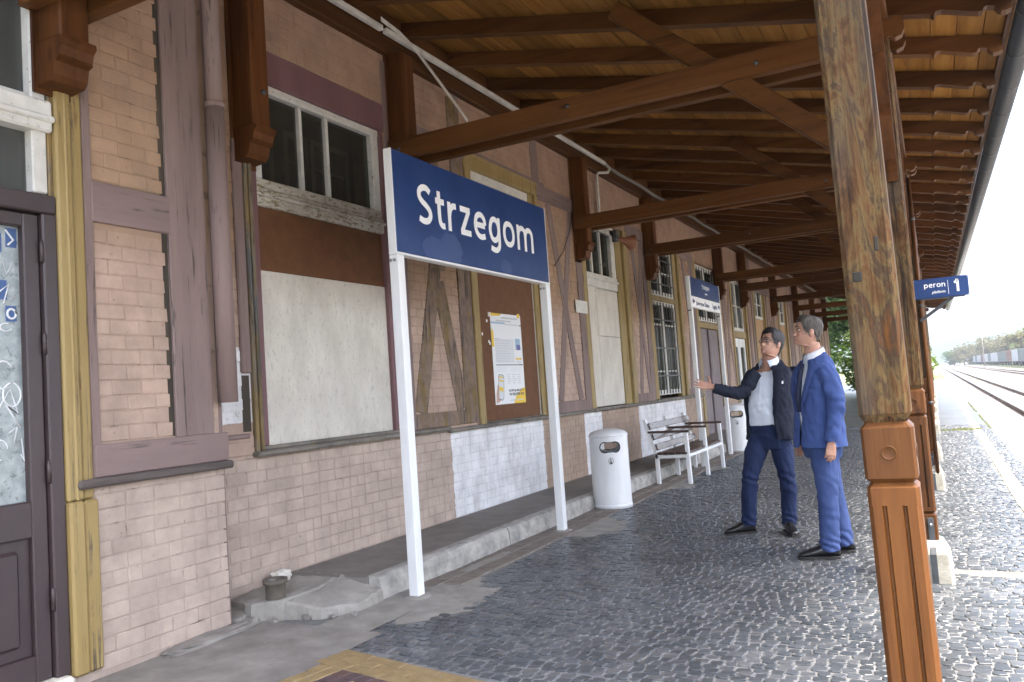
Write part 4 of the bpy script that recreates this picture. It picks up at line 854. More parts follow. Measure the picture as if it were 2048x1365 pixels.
for a, b in ((19.35, 20.05), (25.2, 26.1), (29.3, 29.9)): brace((a, 1.2), (b, 3.7), .14, 'mauve', XF + .008); brace((b, 1.2), (a, 3.7), .14, 'mauve', XF + .004)
# cornice plate under the canopy, drainpipe, back of the house
MB().box(XF - .06, XF + .075, 3.8, 41, 4.56, 4.70, .012).build('wall_plate', M['canopy_y'], bld); MB().box(XF - .06, XF + .035, 3.8, 41, 4.70, 5.02, .004).build('frieze_board', M['canopy_y'], bld)
dp = link('drainpipe', None, (XN + .07, 3.755, 1.42), bld)
MB().tube([(XN + .07, 3.755, 1.42), (XN + .07, 3.755, 3.36)], .060, 20).build('lower_pipe', M['mauve'], dp); MB().tube([(XN + .07, 3.755, 3.34), (XN + .07, 3.755, 6.0)], .052, 20).build('upper_pipe', M['mauve'], dp)
MB().lathe([(.064, 0), (.066, .03), (.060, .035)], (XN + .07, 3.755, 3.33), 20).build('pipe_socket', M['mauve'], dp)
MB().box(-12, -4.7, .9, 41, -.3, 6.4).build('main_block', M['plaster'], bld); MB().prism([(-12.4, 6.35), (-4.3, 6.35), (-8.2, 9.0)], .5, 41.4, 'Y').build('roof', M['roof'], bld)
MB().box(-4.64, XF, 40.99, 41.06, -.1, 6.4).build('end_wall', M['mortar'], bld)
# things fixed to the wall
def wall_thing(name, lab, cat, group=None, loc=(XF, 8, 1)): return thing(name, loc, lab, cat, group)
# ================================================================== the platform canopy
can = thing('platform_canopy', (-.15, 8.0, -.06), 'long timber platform canopy on carved posts with brown rafters and boarded ceiling', 'canopy')
SL = -.2297
def zr(x): return 3.854 + SL * x                              # underside of the rafters
PX = -.142
posts_y = [2.68, 6.12, 10.45, 13.6, 18.7, 21.4, 25.9, 30.4, 35.0, 39.2]
beams_y = [2.70, 6.20, 10.5, 13.6, 18.7, 21.4, 25.9, 30.4, 35.0, 39.2]
RH = .14
def rafter_mb(y, x_end=.69, w=.095):
    pr = [(-4.25, 0), (.16, 0), (.205, -.004), (.222, -.020), (.230, .004), (.245, .020), (.27, .024), (.34, .016), (.42, .006), (.49, .0), (.515, .004), (.525, .030), (.545, .040), (.59, .036), (.605, .014), (.625, .0), (.655, .004), (.69, .02), (.69, RH), (-4.25, RH)]
    return MB().prism([(x, zr(x) + t) for x, t in pr], y - w / 2, y + w / 2, 'Y')
RY = [6.42 + .845 * k for k in range(-6, 42)]
first = None
for y in RY:
    if first is None: first = rafter_mb(y).build('rafter', M['canopy'], can, origin=(-1.8, y, zr(-1.8)))
    else:
        c = first.copy(); COL.objects.link(c); c.parent = can; c.location.y = y - 8.0 + rnd.uniform(-.02, .02); c.location.z += rnd.uniform(-.004, .004)
# ceiling boards, running along the platform, in staggered lengths
def zb(x): return zr(x) + RH + .002
x = -4.24; row = 0
while x < .62:
    w = .178; y = RY[0] - .45; cuts = [y]
    nxt = y + (2, 4, 6)[row % 3] * .845 * 2.4
    while nxt < 41.5: cuts.append(nxt); nxt += .845 * 7
    cuts.append(41.6)
    for a, b in zip(cuts[:-1], cuts[1:]):
        z0 = zb(x); z1 = zb(x + w); j = rnd.uniform(0, .004); g_ = .003
        mb = MB(); vs = [(x + g_, a, z0 + j + .002), (x + g_ + .003, a, z0 + j), (x + w - g_ - .003, a, z1 + j), (x + w - g_, a, z1 + j + .002), (x + w - g_, a, z1 + .026), (x + g_, a, z0 + .026)]
        vs += [(q[0], b - .004, q[2]) for q in vs]
        mb.add(vs, [tuple(range(6)), tuple(range(11, 5, -1))] + [(i, (i + 1) % 6, 6 + (i + 1) % 6, 6 + i) for i in range(6)]).build('ceiling_board', M['plank'], can)
    x += w; row += 1
# roof covering: pantiles seen only at the eave
rt = MB(); vs = []; xs_ = [-4.25 + i * .35 for i in range(15)]; ny = 420; y0 = RY[0] - .55
for xx in xs_ + [.74]:
    for j in range(ny + 1): vs.append((xx, y0 + (41.75 - y0) * j / ny, zb(xx) + .055 + .018 * math.sin(j * PI / 2.5)))
n1 = ny + 1; fs = [(i * n1 + j, (i + 1) * n1 + j, (i + 1) * n1 + j + 1, i * n1 + j + 1) for i in range(len(xs_)) for j in range(ny)]
rt.add(vs, fs, 0, True); rt.add([(-4.25, y0, zb(-4.25) + .03), (.70, y0, zb(.70) + .03), (.70, 41.7, zb(.7) + .03), (-4.25, 41.7, zb(-4.25) + .03)], [(0, 1, 2, 3)])
rt.build('roof_covering', M['roof'], can)
MB().prism([(.69, zr(.69) + .085), (.715, zr(.69) + .085), (.715, zr(.69) + RH + .05), (.69, zr(.69) + RH + .05)], RY[0] - .5, 41.6, 'Y').build('fascia', M['canopy_y'], can)
# gutter with its straps
gx, gzc, gr_ = .795, 3.735, .082
rings = []
for yv in (RY[0] - .5, 41.6): rings.append([(gx + gr_ * math.cos(a), yv, gzc + gr_ * math.sin(a)) for a in [PI + PI * k / 16 for k in range(17)]] + [(gx + (gr_ - .006) * math.cos(a), yv, gzc + (gr_ - .006) * math.sin(a)) for a in [2 * PI - PI * k / 16 for k in range(17)]])
gt = MB().loft(rings, True); gt.tube([(gx + gr_, RY[0] - .5, gzc), (gx + gr_, 41.6, gzc)], .010, 8); gt = gt.build('gutter', M['gutter'], can)
for y in RY:
    mb = MB(); mb.loft([[(gx + (gr_ + .007) * math.cos(a), yy, gzc + (gr_ + .007) * math.sin(a)) for yy in (y - .014, y + .014)] for a in [PI * .93 + PI * 1.1 * k / 14 for k in range(15)]], False, 0, True, False)
    mb.build('gutter_strap', M['gutter_strap'], gt)
# twin tie beams with scrolled ends
def tie(y, x0):
    pr = [(x0, 3.545), (-.15, 3.545), (-.12, 3.535), (-.095, 3.55), (-.085, 3.585), (-.07, 3.595), (-.03, 3.575), (.01, 3.59), (.03, 3.63), (.025, 3.68), (.015, 3.72), (x0, 3.72)]
    return MB().prism(pr, y - .04, y + .04, 'Y')
for i, y in enumerate(beams_y):
    for s_ in (-.125, .125): tie(y + s_, -4.06 if i == 0 else -4.24).build('tie_beam', M['canopy'], can)
    if i: MB().tube([(-4.12, y - .18, 3.63), (-4.12, y + .18, 3.63)], .016, 6).build('bolt', M['iron'], can)
    MB().tube([(-2.45, y - .175, 3.65), (-2.45, y + .175, 3.65)], .016, 6).build('bolt', M['iron'], can); MB().tube([(-.95, y - .175, 3.63), (-.95, y + .175, 3.63)], .018, 6).build('bolt', M['iron'], can)
# hanging wall brackets with moulded feet
def bracket(y, xw, z1=None):
    w = .085; z1 = z1 or 4.56
    mb = MB().box(xw + .015, xw + .205, y - w, y + w, 3.36, z1, .012)
    pr = [(xw + .015, 3.36), (xw + .235, 3.36), (xw + .24, 3.335), (xw + .215, 3.31), (xw + .20, 3.265), (xw + .205, 3.25), (xw + .17, 3.235), (xw + .155, 3.17), (xw + .13, 3.14), (xw + .02, 3.13)]
    mb.prism(pr, y - w - .012, y + w + .012, 'Y'); mb.box(xw + .0, xw + .016, y - w - .03, y + w + .03, 3.1, z1, .004)
    b = mb.build('wall_bracket', M['canopy_z'], can); MB().tube([(xw + .2, y + .02, 3.62), (xw + .222, y + .02, 3.62)], .02, 6).build('bolt', M['iron'], b); return b
bracket(2.70, XN, 4.6); bracket(4.28, XF)
for y in beams_y[1:]: bracket(y, XF)
# eave purlin on the posts, and its scalloped knee braces
MB().box(PX - .075, PX + .075, RY[0] - .5, 41.5, 3.722, 3.875, .01).build('eave_purlin', M['canopy_y'], can)
KB = [(0, 2.60), (.02, 2.60), (.045, 2.66), (.03, 2.70), (.07, 2.74), (.12, 2.86), (.14, 3.02), (.185, 3.05), (.18, 3.09), (.24, 3.22), (.36, 3.36), (.40, 3.36), (.41, 3.40), (.52, 3.50), (.70, 3.585), (.735, 3.57), (.76, 3.61), (.80, 3.64), (.80, 3.72), (.60, 3.72), (.40, 3.62), (.20, 3.42), (.08, 3.22), (.02, 3.0), (0, 2.9)]
for i, y in enumerate(posts_y):
    for s_ in (-1, 1): MB().prism([(y + s_ * (.075 + a), b) for a, b in KB], PX - .045, PX + .045, 'X').build('knee_brace', M['canopy_z'], can)
    MB().beam((PX - .05, y, 2.72), (-2.02, y, zr(-2.02) + .04), .09, .145, .008).build('knee_strut', M['canopy'], can)
# carved posts
def flute_section(h, z0, z1, mb, y):
    d, w, o = .011, .007, .027; pts = []
    for (ax, ay, nx, ny) in ((-1, 0, 0, -1), (0, 1, 1, 0), (1, 0, 0, 1), (0, -1, -1, 0)):
        pass
    c = .012
    side = [(-h + c, 0), (-o - w, 0), (-o - w * .4, d), (-o + w * .4, d), (-o + w, 0), (o - w, 0), (o - w * .4, d), (o + w * .4, d), (o + w, 0), (h - c, 0)]
    for q in range(4):
        ca, sa = math.cos(q * PI / 2), math.sin(q * PI / 2)
        for u, v in side: a, b = u, -h + v; pts.append((PX + a * ca - b * sa, y + a * sa + b * ca))
    mb.prism(pts, z0, z1, 'Z')
def make_post(y, hero):
    p = link('post', None, (PX, y, G(PX)), can); h = .067
    top = [(h + .006, 1.232), (h + .006, 3.56)]
    mb = MB()
    def ring(hh, z, c):
        q = [(-hh + c, -hh), (hh - c, -hh), (hh, -hh + c), (hh, hh - c), (hh - c, hh), (-hh + c, hh), (-hh, hh - c), (-hh, -hh + c)]
        return [(PX + a, y + b, z) for a, b in q]
    mb.loft([ring(h - .010, 1.196, .008), ring(h + .004, 1.222, .014), ring(h + .004, 3.545, .014), ring(h + .004, 3.9, .014)], True, 0, False)
    n = len(mb.f); chm = []
    mb.build('upper_shaft', M['post_up'], p)
    mb = MB(); mb.loft([ring(h - .012, 1.020, .006), ring(h + .004, 1.034, .008), ring(h + .004, 1.180, .008), ring(h - .010, 1.197, .006)], True, 0, False); blk = mb.build('post_block', M['post_low'], p)
    for k in range(4):
        a = k * PI / 2; nx, ny = math.cos(a), math.sin(a); mb = MB(); r = .0215
        for (r0, r1, d0, d1) in ((0, r, .0065, .0065),):
            ringo = [[(PX + nx * (h + dd) - ny * rr * math.cos(t), y + ny * (h + dd) + nx * rr * math.cos(t), 1.108 + rr * math.sin(t)) for t in [2 * PI * q / 20 for q in range(20)]] for rr, dd in ((r, -.002), (r, .0055), (r - .002, .0075), (r - .004, .0055), (r - .006, .0045))]
            mb.loft(ringo, True, 0, True)
        mb.build('roundel', M['post_low'], blk)
    mb = MB(); z0 = .355
    mb.loft([ring(h - .012, .375, .006), ring(h + .003, .388, .010), ring(h + .003, .415, .010)], True, 0, False)
    flute_section(h + .003, .415, .955, mb, y)
    mb.loft([ring(h + .003, .955, .010), ring(h + .003, 1.006, .010), ring(h - .012, 1.022, .006)], True, 0, False); mb.build('lower_shaft', M['post_low'], p)
    MB().loft([ring(h - .012, .375, .006), ring(h + .002, .362, .008), ring(h + .004, .21, .008), ring(h + .004, .185, .008)], True, 0, False).build('post_foot', M['post_low'], p)
    mb = MB(); b0 = .13
    def sring(hh, z, c): return [(v[0] + rnd.uniform(-.004, .004), v[1] + rnd.uniform(-.004, .004), z + rnd.uniform(-.003, .003)) for v in ring(hh, z, c)]
    mb.loft([sring(b0 + .012, -.16, .02), sring(b0 + .008, -.02, .02), sring(b0, .115, .02), sring(.095, .195, .02), sring(.08, .20, .02)], True, 0, False); mb.build('stone_base', M['stone'], p)
    s_ = MB(); xs0 = PX + .012
    s_.box(xs0, xs0 + .036, y - h - .014, y - h - .004, .19, .345, .002); s_.beam((xs0 + .018, y - h - .009, .195), (xs0 + .018, y - .135, .118), .036, .008, .001); s_.box(xs0, xs0 + .036, y - .147, y - .137, -.1, .12, .002)
    s_ = s_.build('anchor_strap', M['iron'], p); MB().tube([(xs0 + .018, y - h - .013, .30), (xs0 + .018, y - h - .024, .30)], .011, 6).build('bolt', M['bolt'], s_)
    return p
for i, y in enumerate(posts_y):
    p = make_post(y, i < 2)
    if i == 0: p.location.x += .017; p.rotation_euler.y = -.0118      # the nearest post leans a little
for z, xx, r in ((1.63, .042, .008), (1.60, -.01, .006), (1.34, .044, .007), (1.37, .043, .006), (1.86, .03, .007), (1.98, -.02, .005)):
    pass
# cap and slot left in the nearest post by old fittings
MB().box(PX + .018, PX + .030, posts_y[0] - .0745, posts_y[0] - .066, 1.70, 1.745, .003).build('old_slot', M['rot_and_gap_shade'], can); MB().box(PX - .048, PX - .022, posts_y[0] - .0745, posts_y[0] - .066, 1.615, 1.645, .003).build('old_notch', M['rot_and_gap_shade'], can)
# brown rain pipe down the third post
MB().tube([(PX + .075, posts_y[2] - .11, 3.5), (PX + .075, posts_y[2] - .11, .06)], .022, 10).build('rain_pipe', M['post_low'], can)
for z in (.9, 2.0, 3.0): MB().lathe([(.026, 0), (.026, .03)], (PX + .075, posts_y[2] - .11, z), 10).build('pipe_clip', M['iron'], can)
# ================================================================== signs, bins, bench, poster, cables
SX = -3.27
sg = thing('station_sign', (SX, 5.95, 0), 'large blue station name board reading Strzegom on two white posts', 'sign')
MB().box(SX - .065, SX, 4.69, 7.24, 2.405, 3.145, .004).build('sign_face', M['blue'], sg)
fr = MB()
fr.box(SX - .066, SX - .001, 4.678, 4.689, 2.40, 3.148, .002).box(SX - .066, SX - .001, 7.241, 7.252, 2.40, 3.148, .002).box(SX - .068, SX + .002, 4.678, 7.252, 2.386, 2.404, .003)
fr.build('sign_frame', M['white'], sg)
tx = MB(); stroke_text(tx, 'Strzegom', .305, .158, lambda a, b, d: (SX + .0015 + d, 4.975 + a, 2.655 + b)); tx.build('lettering', M['letter'], sg)
rg_ = random.Random(5)
for (cy, cz, ry, rz) in ((5.18, 2.47, .16, .11), (5.42, 2.50, .17, .13), (5.3, 2.42, .22, .05), (6.35, 2.46, .10, .07)):
    n = 24; rr = [(SX + .0008, cy + ry * math.cos(2 * PI * k / n) * (1 + rg_.uniform(-.12, .12)), max(2.41, cz + rz * math.sin(2 * PI * k / n) * (1 + rg_.uniform(-.12, .12)))) for k in range(n)]; MB().add([(x + .0002 * rg_.random(), y, z) for x, y, z in rr], [tuple(range(n))]).build('cleaned_smear', M['smear'], sg)
for y0, y1 in ((4.685, 4.765), (7.155, 7.24)):
    ps = MB().box(SX - .072, SX + .004, y0, y1, -.02, 2.384, .004).build('post', M['white'], sg)
    for dx in (-.055, -.022): MB().tube([(SX + dx, y0 - .001, 2.345), (SX + dx, y0 - .010, 2.345)], .011, 6).build('bolt', M['bolt'], ps)
SX2 = -3.30
s2 = thing('direction_sign', (SX2, 13.65, 0), 'smaller two tone sign on white posts with arrows to the neighbouring stations', 'sign')
MB().box(SX2 - .05, SX2, 12.7, 14.63, 2.69, 2.99, .003).build('upper_face', M['blue'], s2); MB().box(SX2 - .05, SX2, 12.7, 14.63, 2.505, 2.688, .003).build('lower_face', M['letter'], s2)
MB().box(SX2 - .055, SX2 + .002, 12.63, 12.70, 2.49, 3.0, .003).box(SX2 - .055, SX2 + .002, 14.63, 14.66, 2.49, 3.0, .003).build('sign_frame', M['white'], s2)
t1 = MB(); stroke_text(t1, 'Strzegom', .075, .16, lambda a, b, d: (SX2 + .0015 + d, 13.43 + a, 2.85 + b)); t1.add([(SX2 + .002, 13.6, 2.765), (SX2 + .002, 13.76, 2.765), (SX2 + .002, 13.76, 2.785), (SX2 + .002, 13.6, 2.785)], [(0, 1, 2, 3)]); t1.build('upper_lettering', M['letter'], s2)
t2 = MB(); put_text(t2, 'Jaworzyna Śląska', .1, lambda a, b, d: (SX2 + .001 + d * .4, 12.98 + a, 2.56 + b), width=.86, height=.11, bold=.002); put_text(t2, 'Legnica', .1, lambda a, b, d: (SX2 + .001 + d * .4, 14.08 + a, 2.56 + b), width=.32, height=.105, bold=.002)
for y, s_ in ((12.80, 1), (14.56, -1)):
    t2.add([(SX2 + .002, y - .045 * s_ + 0, 2.605), (SX2 + .002, y + .02 * s_, 2.665), (SX2 + .002, y + .02 * s_, 2.63), (SX2 + .002, y + .10 * s_, 2.63), (SX2 + .002, y + .10 * s_, 2.585), (SX2 + .002, y + .02 * s_, 2.585), (SX2 + .002, y + .02 * s_, 2.545)], [(0, 1, 2, 3, 4, 5, 6)])
t2.build('lower_lettering', M['navy'], s2)
for y0 in (12.65, 14.56):
    ps = MB().box(SX2 - .052, SX2 + .01, y0, y0 + .075, -.03, 2.49, .004).build('post', M['white'], s2)
    for dx in (-.04, -.012): MB().tube([(SX2 + dx, y0 - .001, 2.45), (SX2 + dx, y0 - .010, 2.45)], .012, 6).build('bolt', M['black'], ps)
# platform number sign on its bracket
py_ = 10.27
ps_ = thing('platform_sign', (.15, py_, 2.09), 'small blue sign reading peron platform 1 hung from a canopy post', 'sign')
MB().box(-.126, .422, py_, py_ + .03, 2.085, 2.305, .003).build('sign_face', M['blue'], ps_)
t = MB(); stroke_text(t, 'peron', .055, .17, lambda a, b, d: (-.018 + a, py_ - .0015 - d, 2.203 + b)); put_text(t, 'platform', .07, lambda a, b, d: (.055 + a, py_ - .001 - d * .4, 2.135 + b), width=.135, height=.042, bold=.001, shear=.25); stroke_text(t, '1', .13, .19, lambda a, b, d: (.272 + a, py_ - .0015 - d, 2.135 + b))
t.box(.219, .223, py_ - .002, py_, 2.115, 2.27); t.build('lettering', M['letter'], ps_)
for x in (-.115, .41):
    for z in (2.097, 2.293): MB().tube([(x, py_, z), (x, py_ - .004, z)], .005, 8).build('screw', M['bolt'], ps_)
MB().beam((.26, py_ + .055, 2.08), (-.09, py_ + .055, 1.84), .03, .035, .003).box(-.1, .38, py_ + .03, py_ + .07, 2.075, 2.095, .003).build('bracket', M['gutter'], ps_)
# litter bins: open ovals through a round shell
def make_bin(c):
    t = thing('litter_bin', c, '', 'bin', 'white litter bins on the platform'); R = .215; n = 96
    z0, z1 = .045, .80; o0, o1, ow = .635, .725, .40                # slot heights and half angle
    sh = MB(); rings_z = [z0, .2, .4, .58] + [.60 + .01 * i for i in range(17)] + [z1]
    def inslot(a, z):
        zc = (o0 + o1) / 2; rz = .056; arc = R * (((a + PI) % PI + PI / 2) % PI - PI / 2)
        half = .115; d = max(0, abs(arc) - half + rz); return math.hypot(d, z - zc) < rz
    vid = {}; vs = []; fs = []
    nn = 192; zs = [z0 + (z1 - z0) * i / 120 for i in range(121)]
    for i, z in enumerate(zs):
        for k in range(nn): a = 2 * PI * k / nn; vs.append((c[0] + R * math.cos(a), c[1] + R * math.sin(a), c[2] + z))
    A0 = math.atan2(-c[1], -c[0] + .6)                              # the slots face along the platform
    def rowspan(i): return zs[i] < .58 or zs[i] > .78
    for i in range(120):
        for k in range(nn):
            a = 2 * PI * (k + .5) / nn - A0; z = (zs[i] + zs[i + 1]) / 2
            if not inslot(a, z): fs.append((i * nn + k, i * nn + (k + 1) % nn, (i + 1) * nn + (k + 1) % nn, (i + 1) * nn + k))
    # pull the ragged slot edge onto the oval
    sh.add(vs, fs, 0, True); me = bpy.data.meshes.new('shell'); me.from_pydata([(v[0] - c[0], v[1] - c[1], v[2] - c[2]) for v in sh.v], [], sh.f); me.update()
    bm = bmesh.new(); bm.from_mesh(me)
    for _ in range(2): bmesh.ops.delete(bm, geom=[v for v in bm.verts if not v.link_faces], context='VERTS')
    for v in bm.verts:
        if v.is_boundary and .5 < v.co.z < .79:
            a = math.atan2(v.co.y, v.co.x) - A0; arc = R * (((a + PI) % PI + PI / 2) % PI - PI / 2); zc = (o0 + o1) / 2; rz = .056; half = .115
            cx = max(-half + rz, min(half - rz, arc)); dx, dz = arc - cx, v.co.z - zc; L = math.hypot(dx, dz) or 1
            narc = cx + dx / L * rz; nz = zc + dz / L * rz; da = (narc - arc) / R; aa = math.atan2(v.co.y, v.co.x) + da
            v.co = (R * math.cos(aa), R * math.sin(aa), nz)
    bmesh.ops.recalc_face_normals(bm, faces=bm.faces); 
    for f in bm.faces: f.smooth = True
    bmesh.ops.solidify(bm, geom=bm.faces[:], thickness=.012); bm.to_mesh(me); bm.free(); me.materials.append(M['white']); link('shell', me, c, t)
    MB().lathe([(.02, .874), (.12, .868), (.185, .848), (.213, .822), (.222, .808), (.222, .796), (.2, .794)], c, 64).build('lid', M['white'], t)
    MB().lathe([(R + .004, 0), (R + .004, .045), (R - .002, .05)], c, 64).build('base_ring', M['white'], t)
    MB().lathe([(R - .02, .03), (R - .02, .56), (R - .03, .56)], c, 48).build('liner', M['room'], t)
    for s_ in (0, PI):                                              # black rim of each slot
        pts = []; zc = (o0 + o1) / 2; rz = .057; half = .115
        for k in range(40):
            q = 2 * PI * k / 40; cx = (half - rz) * (1 if math.cos(q) > 0 else -1); arc = cx + rz * math.cos(q); z = zc + rz * math.sin(q); a = A0 + s_ + arc / R; pts.append((c[0] + (R + .001) * math.cos(a), c[1] + (R + .001) * math.sin(a), c[2] + z))
        pts.append(pts[0]); MB().tube(pts, .006, 6).build('slot_rim', M['black'], t)
    def sp(arc, z, e=.0015): a = A0 + arc / R; return (c[0] + (R + e) * math.cos(a), c[1] + (R + e) * math.sin(a), c[2] + z)
    em = MB(); ov = [sp(.026 * math.cos(q), .53 + .033 * math.sin(q)) for q in [2 * PI * k / 28 for k in range(29)]]; em.tube(ov, .0022, 5)
    em.add([sp(.010, .50), sp(-.012, .50), sp(-.010, .515), sp(.010, .515)], [(0, 1, 2, 3)]); em.tube([sp(.003, .515), sp(.001, .535), sp(-.003, .548)], .004, 6); em.tube([sp(-.001, .552), sp(-.002, .556)], .006, 8); em.tube([sp(.001, .538), sp(-.010, .530), sp(-.011, .518)], .0025, 5); em.build('emblem', M['black'], t)
    return t
b1 = make_bin((-3.33, 8.67, G(-3.3))); b1['label'] = 'white round litter bin standing alone between the big blue sign and the bench'
b2 = make_bin((-3.30, 15.2, G(-3.3))); b2['label'] = 'white round litter bin behind the second sign post, beside the pointing man'
# bench
bn = thing('bench', (-3.2, 11.55, G(-3.2)), 'white steel bench with dark wooden seat slats, armrests and backrest slats coloured paler as sky sheen', 'bench'); g0 = G(-3.1)
for i, y in enumerate((10.62, 11.56, 12.5)):
    f = MB(); f.beam((-2.97, y, g0), (-2.985, y, .672), .055, .05, .004, up=(1, 0, 0)); 
    f.beam((-3.40, y, g0), (-3.40, y, .40), .05, .05, .004, up=(1, 0, 0)); f.beam((-3.40, y, .37), (-3.545, y, .86), .05, .05, .004, up=(1, 0, 0))
    f.beam((-3.42, y, .355), (-2.975, y, .365), .05, .045, .004); f.build('frame', M['white'], bn)
    MB().beam((-3.50, y, .69), (-2.94, y, .685), .06, .03, .005).build('armrest', M['slat'], bn)
MB().box(-3.0, -2.955, 10.645, 12.475, .345, .385, .003).build('front_rail', M['white'], bn)
for k in range(5): MB().box(-3.385 + k * .083, -3.312 + k * .083, 10.58, 12.54, .385 - .003 * k * 0, .418, .006).build('seat_slat', M['slat'], bn)
for k, z in enumerate((.49, .63, .77)):
    xb = -3.375 - (z - .37) * .297; MB().beam((xb + .03, 10.585, z), (xb + .03, 12.535, z), .028, .09, .006, up=(-.285, 0, .958)).build('back_slat', M['slat_sheen_tint'], bn)
# poster with its print
px = XF - .0475
po = thing('poster', (px, 8.28, 1.23), 'white and yellow railway ticket poster on the rusted sheet behind the big sign', 'poster')
def PP(u, v, d=0): return (px + d, 7.91 + u * .745, 1.23 + v * 1.03 + .0 * u)
def quad(mb, u0, v0, u1, v1, mi, d=.0035): mb.add([PP(u0, v0, d), PP(u1, v0, d), PP(u1, v1, d), PP(u0, v1, d)], [(0, 1, 2, 3)], mi)
MB().box(px, px + .002, 7.91, 8.655, 1.23, 2.26).build('paper', M['poster'], po)
PM = [M['p_yellow'], M['p_blue'], M['p_grey'], M['p_dark'], M['p_navy'], M['p_skin'], M['p_mid'], M['p_pale']]
pr = MB()
pr.add([PP(0, 1, .003), PP(.36, 1, .003), PP(.30, .975, .003), PP(.0, .965, .003)], [(0, 1, 2, 3)], 0); quad(pr, 0, .63, .07, .79, 0); quad(pr, 0, .885, .45, .905, 1); quad(pr, .45, .88, .95, .89, 2); quad(pr, .95, .875, .99, .89, 3)
pr.add([PP(.0, .79, .003), PP(.07, .79, .003), PP(.03, .84, .003)], [(0, 1, 2)], 0)
quad(pr, .34, .945, .89, .965, 2, .004); quad(pr, .16, .912, .66, .928, 2, .004)
quad(pr, .09, .455, .70, .72, 7, .003)
for k in range(9):
    z = .47 + k * .028; quad(pr, .11, z, .11 + rnd.uniform(.3, .57), z + .006, 2)
for k in range(5): u = .11 + k * .14; quad(pr, u, .46, u + .004, .71, 2)
quad(pr, .09, .715, .25, .725, 2); quad(pr, .76, .60, .93, .73, 1, .003); quad(pr, .80, .60, .93, .66, 4, .004); quad(pr, .74, .49, .94, .51, 0); quad(pr, .76, .45, .92, .48, 7)
quad(pr, .09, .425, .97, .438, 6); quad(pr, .85, .425, .97, .438, 3, .004)
for r in range(4):
    for cidx in range(2): quad(pr, .1 + cidx * .45, .40 - r * .014, .1 + cidx * .45 + rnd.uniform(.3, .4), .405 - r * .014, 7)
for r in range(5):
    for cidx in range(3): quad(pr, .42 + cidx * .17, .32 - r * .024, .42 + cidx * .17 + rnd.uniform(.08, .14), .327 - r * .024, 2)
pr.add([PP(.6, 0, .003), PP(1, 0, .003), PP(1, .17, .003), PP(.92, .17, .003), PP(.70, .09, .003), PP(.62, .04, .003)], [(0, 1, 2, 3, 4, 5)], 0)
pr.add([PP(.02, 0.01, .003), PP(.14, .03, .003), PP(.22, .07, .003), PP(.26, .16, .003), PP(.10, .22, .003), PP(.04, .12, .003)], [(0, 1, 2, 3, 4, 5)], 5)
ph = [(.10, .06), (.22, .04), (.27, .07), (.31, .29), (.29, .32), (.17, .33), (.13, .31)]
pr.add([PP(u, v, .004) for u, v in ph], [tuple(range(7))], 3); pr.add([PP(.19 + (u - .19) * .9, .19 + (v - .19) * .95, .005) for u, v in ph], [tuple(range(7))], 7)
for v0, v1 in ((.295, .31), (.255, .272), (.15, .195)): pr.add([PP(.135 + (v0 - .2) * .12, v0, .006), PP(.265 + (v0 - .2) * .12, v0 - .012, .006), PP(.265 + (v1 - .2) * .12, v1 - .012, .006), PP(.135 + (v1 - .2) * .12, v1, .006)], [(0, 1, 2, 3)], 0)
put_text(pr, 'KUPUJ BILETY', .1, lambda a, b, d: PP(.45 + a, .135 + b, .004 + d), width=.50, height=.03, mi=3, bold=.003, depth=.0003); put_text(pr, 'W SKLEPIE KD', .1, lambda a, b, d: PP(.45 + a, .09 + b, .004 + d), width=.50, height=.03, mi=3, bold=.003, depth=.0003)
quad(pr, .47, .032, .91, .042, 2, .005)
pr.build('print', PM, po)
for u, v in ((.93, 1.0), (-.02, .985)): MB().box(px - .001, px + .0045, 7.91 + u * .745 - .03, 7.91 + u * .745 + .03, 1.23 + v * 1.03 - .03, 1.23 + v * 1.03 + .02).build('tape', M['p_yellow'] if u > .5 else M['plastic'], po)
SCR = ['uppermost small paper scrap near the left edge of the rusted sheet', 'upper paper scrap close to the top left corner of the ticket poster', 'lone paper scrap in the middle of the torn remains left of the poster', 'lower paper scrap touching the left side of the ticket poster', 'lowest paper scrap near the left edge of the rusted sheet', 'small paper scrap right above the lowest corner of torn paper beside the poster']
for k, (y, z) in enumerate(((7.66, 2.13), (7.82, 2.15), (7.70, 2.0), (7.84, 1.92), (7.66, 1.87), (7.86, 1.90))):
    tag(MB().box(px - .002, px + .0015, y, y + .025, z, z + .03).build('tape_scrap', M['letter']), SCR[k], 'paper scrap', 'scraps of torn notices beside the poster')
tag(MB().box(XF + .022, XF + .026, 10.24, 10.66, 2.385, 2.56).build('paper_notice', M['white_old']), 'blank white paper strip pasted across the post left of the pale boarded window', 'notice')
# cable trunking along the top of the wall, loose length hanging down
ct = thing('cable_trunking', (XF + .06, 8, 4.75), 'white cable trunking running along the top of the wall under the canopy', 'trunking')
for a, b in ((3.9, 5.95), (6.0, 8.9), (8.93, 11.6)): MB().box(XF + .078, XF + .13, a, b, 4.715, 4.765, .006).build('trunk_length', M['plastic'], ct)
for dz, dx in ((-.012, .09), (.0, .115), (.012, .10)): MB().tube([(XF + dx, 11.4 + .9 * k, 4.735 + dz - .02 * (k % 2)) for k in range(32)], .011, 6).build('cable', M['wire'], ct)
tag(MB().loft([[(XF + .14 + q * .0, y, z + .022), (XF + .145, y, z + .022), (XF + .145, y, z - .022), (XF + .14, y, z - .022)] for y, z, q in [(5.9, 4.80, 0), (6.2, 4.77, 0), (6.45, 4.70, 0), (6.7, 4.58, 0), (6.95, 4.46, 0), (7.2, 4.34, 0), (7.37, 4.25, 0)]], True, 0, False).build('trunking_cover', M['plastic']), 'loose white trunking cover sagging down diagonally from the top of the wall', 'trunking cover')
